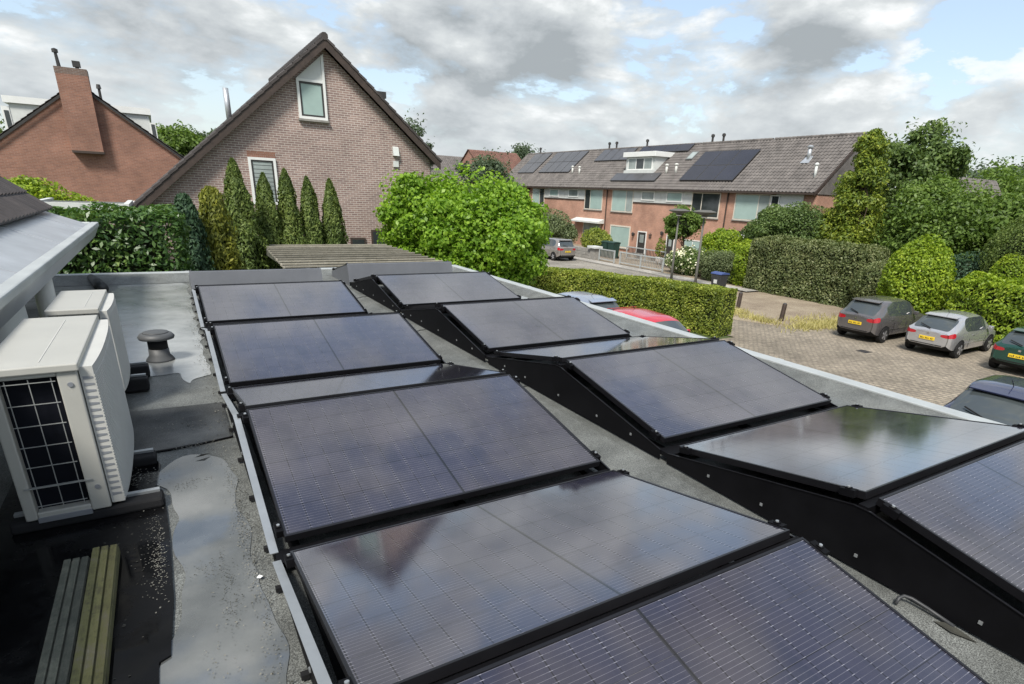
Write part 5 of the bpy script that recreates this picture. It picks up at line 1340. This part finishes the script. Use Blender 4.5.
tree('green_tree', 'spreading mid green tree behind the clipped dome', (36.5, 5.2, GZ), (36.5, 4.6, .3), (3.6, 3.8, 2.9), 70, 470, .22, 'leaf_mid', 37, trunk=.24, clr=(.18, .32), amp=.4, core=.35, aspect=.5, lowcut=-1)
tree('green_tree', 'light green tree cut by the right edge above the dome', (37.5, 1.2, GZ), (37.0, 2.4, 2.0), (3.0, 2.8, 2.8), 48, 460, .22, 'leaf_mid', 38, trunk=.24, clr=(.18, .32), amp=.4, aspect=.5, core=.3)
tree('green_tree', 'olive tree between the dark trees and the distant gable', (53, 13.5, GZ), (53, 13.5, 1.5), (3.2, 4.0, 3.2), 50, 400, .26, 'leaf_mid', 39, trunk=.25, clr=(.2, .34), amp=.4, core=.35)
tree('distant_tree', 'distant rounded grey green tree on the skyline at the right', (80, 17.5, GZ), (80, 17.5, 4.2), (4.4, 4.6, 5.0), 40, 330, .42, 'leaf_far', 40, trunk=.4, clr=(.2, .36), amp=.4, core=.4)
tree('distant_tree', 'low distant tree on the skyline left of the rounded one', (84, 25.5, GZ), (84, 25.5, 2.6), (4, 5.0, 4.5), 34, 300, .42, 'leaf_far', 41, trunk=.4, clr=(.2, .36), amp=.4, core=.4)
tree('distant_tree', 'distant tree at the far right end of the skyline', (80, 8.0, GZ), (80, 8.0, 3.8), (5, 5, 5.5), 40, 330, .42, 'leaf_far', 42, trunk=.4, clr=(.2, .36), amp=.4, core=.4)
tree('distant_tree', 'distant tree filling the skyline behind the broad dark tree', (70, 22.5, GZ), (70, 22.5, 1.6), (4.5, 5.5, 4.6), 40, 330, .4, 'leaf_far', 43, trunk=.4, clr=(.2, .36), amp=.4, core=.4)
tree('far_tree', 'tree between the red house and the gable house', (1.5, 46, GZ), (1.5, 46, 2.7), (2.2, 2.2, 2.6), 26, 330, .26, 'leaf_mid', 44, trunk=.2, clr=(.24, .4), amp=.4, core=.4)
tree('far_tree', 'darker far tree touching the gable house roof on the left', (4.6, 58, GZ), (4.6, 58, 3.2), (2.5, 2.4, 2.6), 24, 300, .3, 'leaf_far', 45, trunk=.2, clr=(.24, .4), amp=.4, core=.4)
tree('far_tree', 'dark tree at the left edge beside the white dormer', (-9.6, 42, GZ), (-9.6, 42, 3.2), (2.6, 2.4, 3.0), 30, 330, .26, 'leaf_dark', 46, trunk=.2, clr=(.2, .36), amp=.4, core=.3)
tree('far_tree', 'loose dark tree showing over the right slope of the gable house', (19.0, 45, GZ), (19.3, 45.3, 2.6), (2.3, 2.2, 4.6), 34, 150, .26, 'leaf_far', 47, trunk=.25, clr=(.12, .26), amp=.28, aspect=.5)
tree('far_tree', 'low far tree between the gable house and the distant red roofs', (31, 55, GZ), (31, 54, 1.9), (3.6, 3.6, 3.5), 36, 300, .3, 'leaf_far', 48, trunk=.25, clr=(.2, .34), amp=.4, core=.4)
tree('far_tree', 'dark tree rising behind the distant red gabled house', (68, 110, GZ), (68, 110, 5.0), (6, 6, 6.0), 34, 330, .5, 'leaf_far', 49, trunk=.4, clr=(.2, .34), amp=.4, core=.5)
# shrubs in the front gardens and at the left
shrub('garden_shrub', 'yellow flowering shrub left of the hedge, below the big left roof', (-4.6, 19.5, -1.0), (2.6, 1.5, 2.1), 15000, .14, 'leaf_lime', 50, amp=.2, ncl=8)
shrub('garden_shrub', 'round olive green bush right of the beige car', (31.4, 33.6, -2.1), (1.1, 1.55, .95), 6000, .13, 'leaf_hedge', 51)
shrub('garden_shrub', 'small dark round shrub between the olive bush and the bins', (32.4, 35.1, -2.0), (.8, .9, .95), 3000, .13, 'leaf_dark', 52)
shrub('garden_shrub', 'loose grey green shrub with pale flowers left of the beige car', (31.0, 40.5, -1.9), (1.6, 3.4, 1.7), 10000, .17, 'leaf_grey', 53, amp=.25, ncl=9)
shrub('garden_shrub', 'tall grey green shrub half behind the leafy tree', (31.5, 47.5, -1.4), (1.8, 3.4, 2.1), 10000, .18, 'leaf_grey', 54, amp=.25, ncl=8)
shrub('garden_shrub', 'yellow lime shrub in the garden right of the ball tree', (31.4, 19.3, -1.75), (1.3, 1.7, 1.5), 9000, .14, 'leaf_lime', 55, amp=.2, ncl=7)
shrub('garden_shrub', 'low grey green shrub behind the wheelie bin', (29.4, 17.9, -2.4), (.9, 1.6, 1.0), 8000, .11, 'leaf_grey', 56, amp=.2, ncl=5)
shrub('garden_shrub', 'narrow upright green shrub between bin and tall hedge', (29.6, 15.9, -2.0), (.85, .85, 1.6), 6500, .13, 'leaf_lime', 57, amp=.2)
wf = shrub('flower_bush', 'dark leaved bush covered in white blossom under the ball tree', (29.9, 21.2, -2.5), (.9, 1.7, .95), 6000, .12, 'leaf_dark', 58, amp=.2)
leaf_obj('blossom', blob_leaves((29.9, 21.2, -2.45), (.98, 1.75, 1.0), 380, .16, 58, shell=.12, amp=.2, aspect=.9), 'flower', wf)
shrub('garden_shrub', 'low green planting beside the terrace glass door', (33.5, 24.6, -2.6), (.7, 1.0, .8), 3000, .12, 'leaf_mid', 59)
shrub('garden_shrub', 'wild shrubs at the street side behind the hedge end', (19.5, 30.5, -2.2), (2.2, 3.5, 1.3), 9000, .15, 'leaf_mid', 60, amp=.25, ncl=7)

# ------------------------------------------------------------------ sky and sun
def sky():
    w = bpy.data.worlds.new('World'); scene.world = w; w.use_nodes = True; nt = w.node_tree; L = nt.links
    bg = nt.nodes['Background']
    st = nt.nodes.new('ShaderNodeTexSky'); st.sky_type = 'NISHITA'; st.sun_disc = False
    st.sun_elevation = R(SUN_EL); st.sun_rotation = R(SUN_ROT); st.air_density = 1.2; st.dust_density = 1.5; st.altitude = 10
    tc = nt.nodes.new('ShaderNodeTexCoord'); s = nt.nodes.new('ShaderNodeSeparateXYZ'); L.new(tc.outputs['Generated'], s.inputs[0])
    mpg = nt.nodes.new('ShaderNodeMapping'); L.new(tc.outputs['Generated'], mpg.inputs[0]); mpg.inputs['Scale'].default_value = (1, 1, 2.3); mpg.inputs['Location'].default_value = SKY_OFF
    n1 = noise(nt, mpg.outputs[0], 4.3, 12, .60, .15)
    n2 = noise(nt, mpg.outputs[0], 9.0, 9, .6, .1)
    mp = nt.nodes.new('ShaderNodeVectorMath'); mp.operation = 'ADD'; L.new(mpg.outputs[0], mp.inputs[0]); mp.inputs[1].default_value = (.01, -.02, .075)
    n3 = noise(nt, mp.outputs[0], 4.3, 8, .54, .15)
    dens = math_(nt, 'SUBTRACT', n1.outputs[0], math_(nt, 'MULTIPLY', math_(nt, 'MAXIMUM', math_(nt, 'SUBTRACT', s.outputs[2], .5), 0.0), .22))
    cov = ramp(nt, [(.44, (0, 0, 0)), (.465, (.6, .6, .6)), (.53, (1, 1, 1))]); L.new(dens, cov.inputs[0])
    lit = math_(nt, 'ADD', math_(nt, 'MULTIPLY', math_(nt, 'SUBTRACT', n1.outputs[0], n3.outputs[0]), 3.0), math_(nt, 'MULTIPLY_ADD', n2.outputs[0], .7, .16))
    thick = ramp(nt, [(.48, (0, 0, 0)), (.72, (.34, .34, .34))]); L.new(n1.outputs[0], thick.inputs[0])
    lit = math_(nt, 'SUBTRACT', lit, thick.outputs[0])
    cl = ramp(nt, [(.10, (3.0, 3.3, 3.5)), (.38, (4.3, 4.6, 4.8)), (.62, (5.4, 5.7, 5.8)), (.85, (7.4, 7.6, 7.65))]); L.new(lit, cl.inputs[0])
    blue = mix(nt, mix(nt, st.outputs[0], (1.75, 1.8, 1.85), 1.0, 'MULTIPLY'), (4.0, 4.5, 5.1), .5)
    col = mix(nt, blue, cl.outputs[0], cov.outputs[0])
    hz = ramp(nt, [(0.0, (1, 1, 1)), (.16, (0, 0, 0))]); L.new(s.outputs[2], hz.inputs[0])
    col = mix(nt, col, (5.9, 6.3, 6.5), math_(nt, 'MULTIPLY', hz.outputs[0], .5))
    L.new(col, bg.inputs[0]); bg.inputs[1].default_value = .064
SUN_EL, SUN_ROT = 52, 226
SKY_OFF = (1.7, .9, .4)
sky()
sd = bpy.data.lights.new('sun', 'SUN'); sd.energy = 2.4; sd.angle = R(14); sd.color = (1, .95, .87)
so = bpy.data.objects.new('sun', sd); COL.objects.link(so)
az = R(SUN_ROT); el = R(SUN_EL)
dirv = Vector((math.sin(az)*math.cos(el), math.cos(az)*math.cos(el), math.sin(el)))
so.rotation_euler = dirv.to_track_quat('Z', 'Y').to_euler(); so.location = dirv*60
vs_ = scene.view_settings; vs_.view_transform = 'Standard'; vs_.look = 'None'; vs_.gamma = 1; vs_.use_curve_mapping = False; vs_.exposure = 1.1
scene.cycles.max_bounces = 6; scene.cycles.transparent_max_bounces = 6
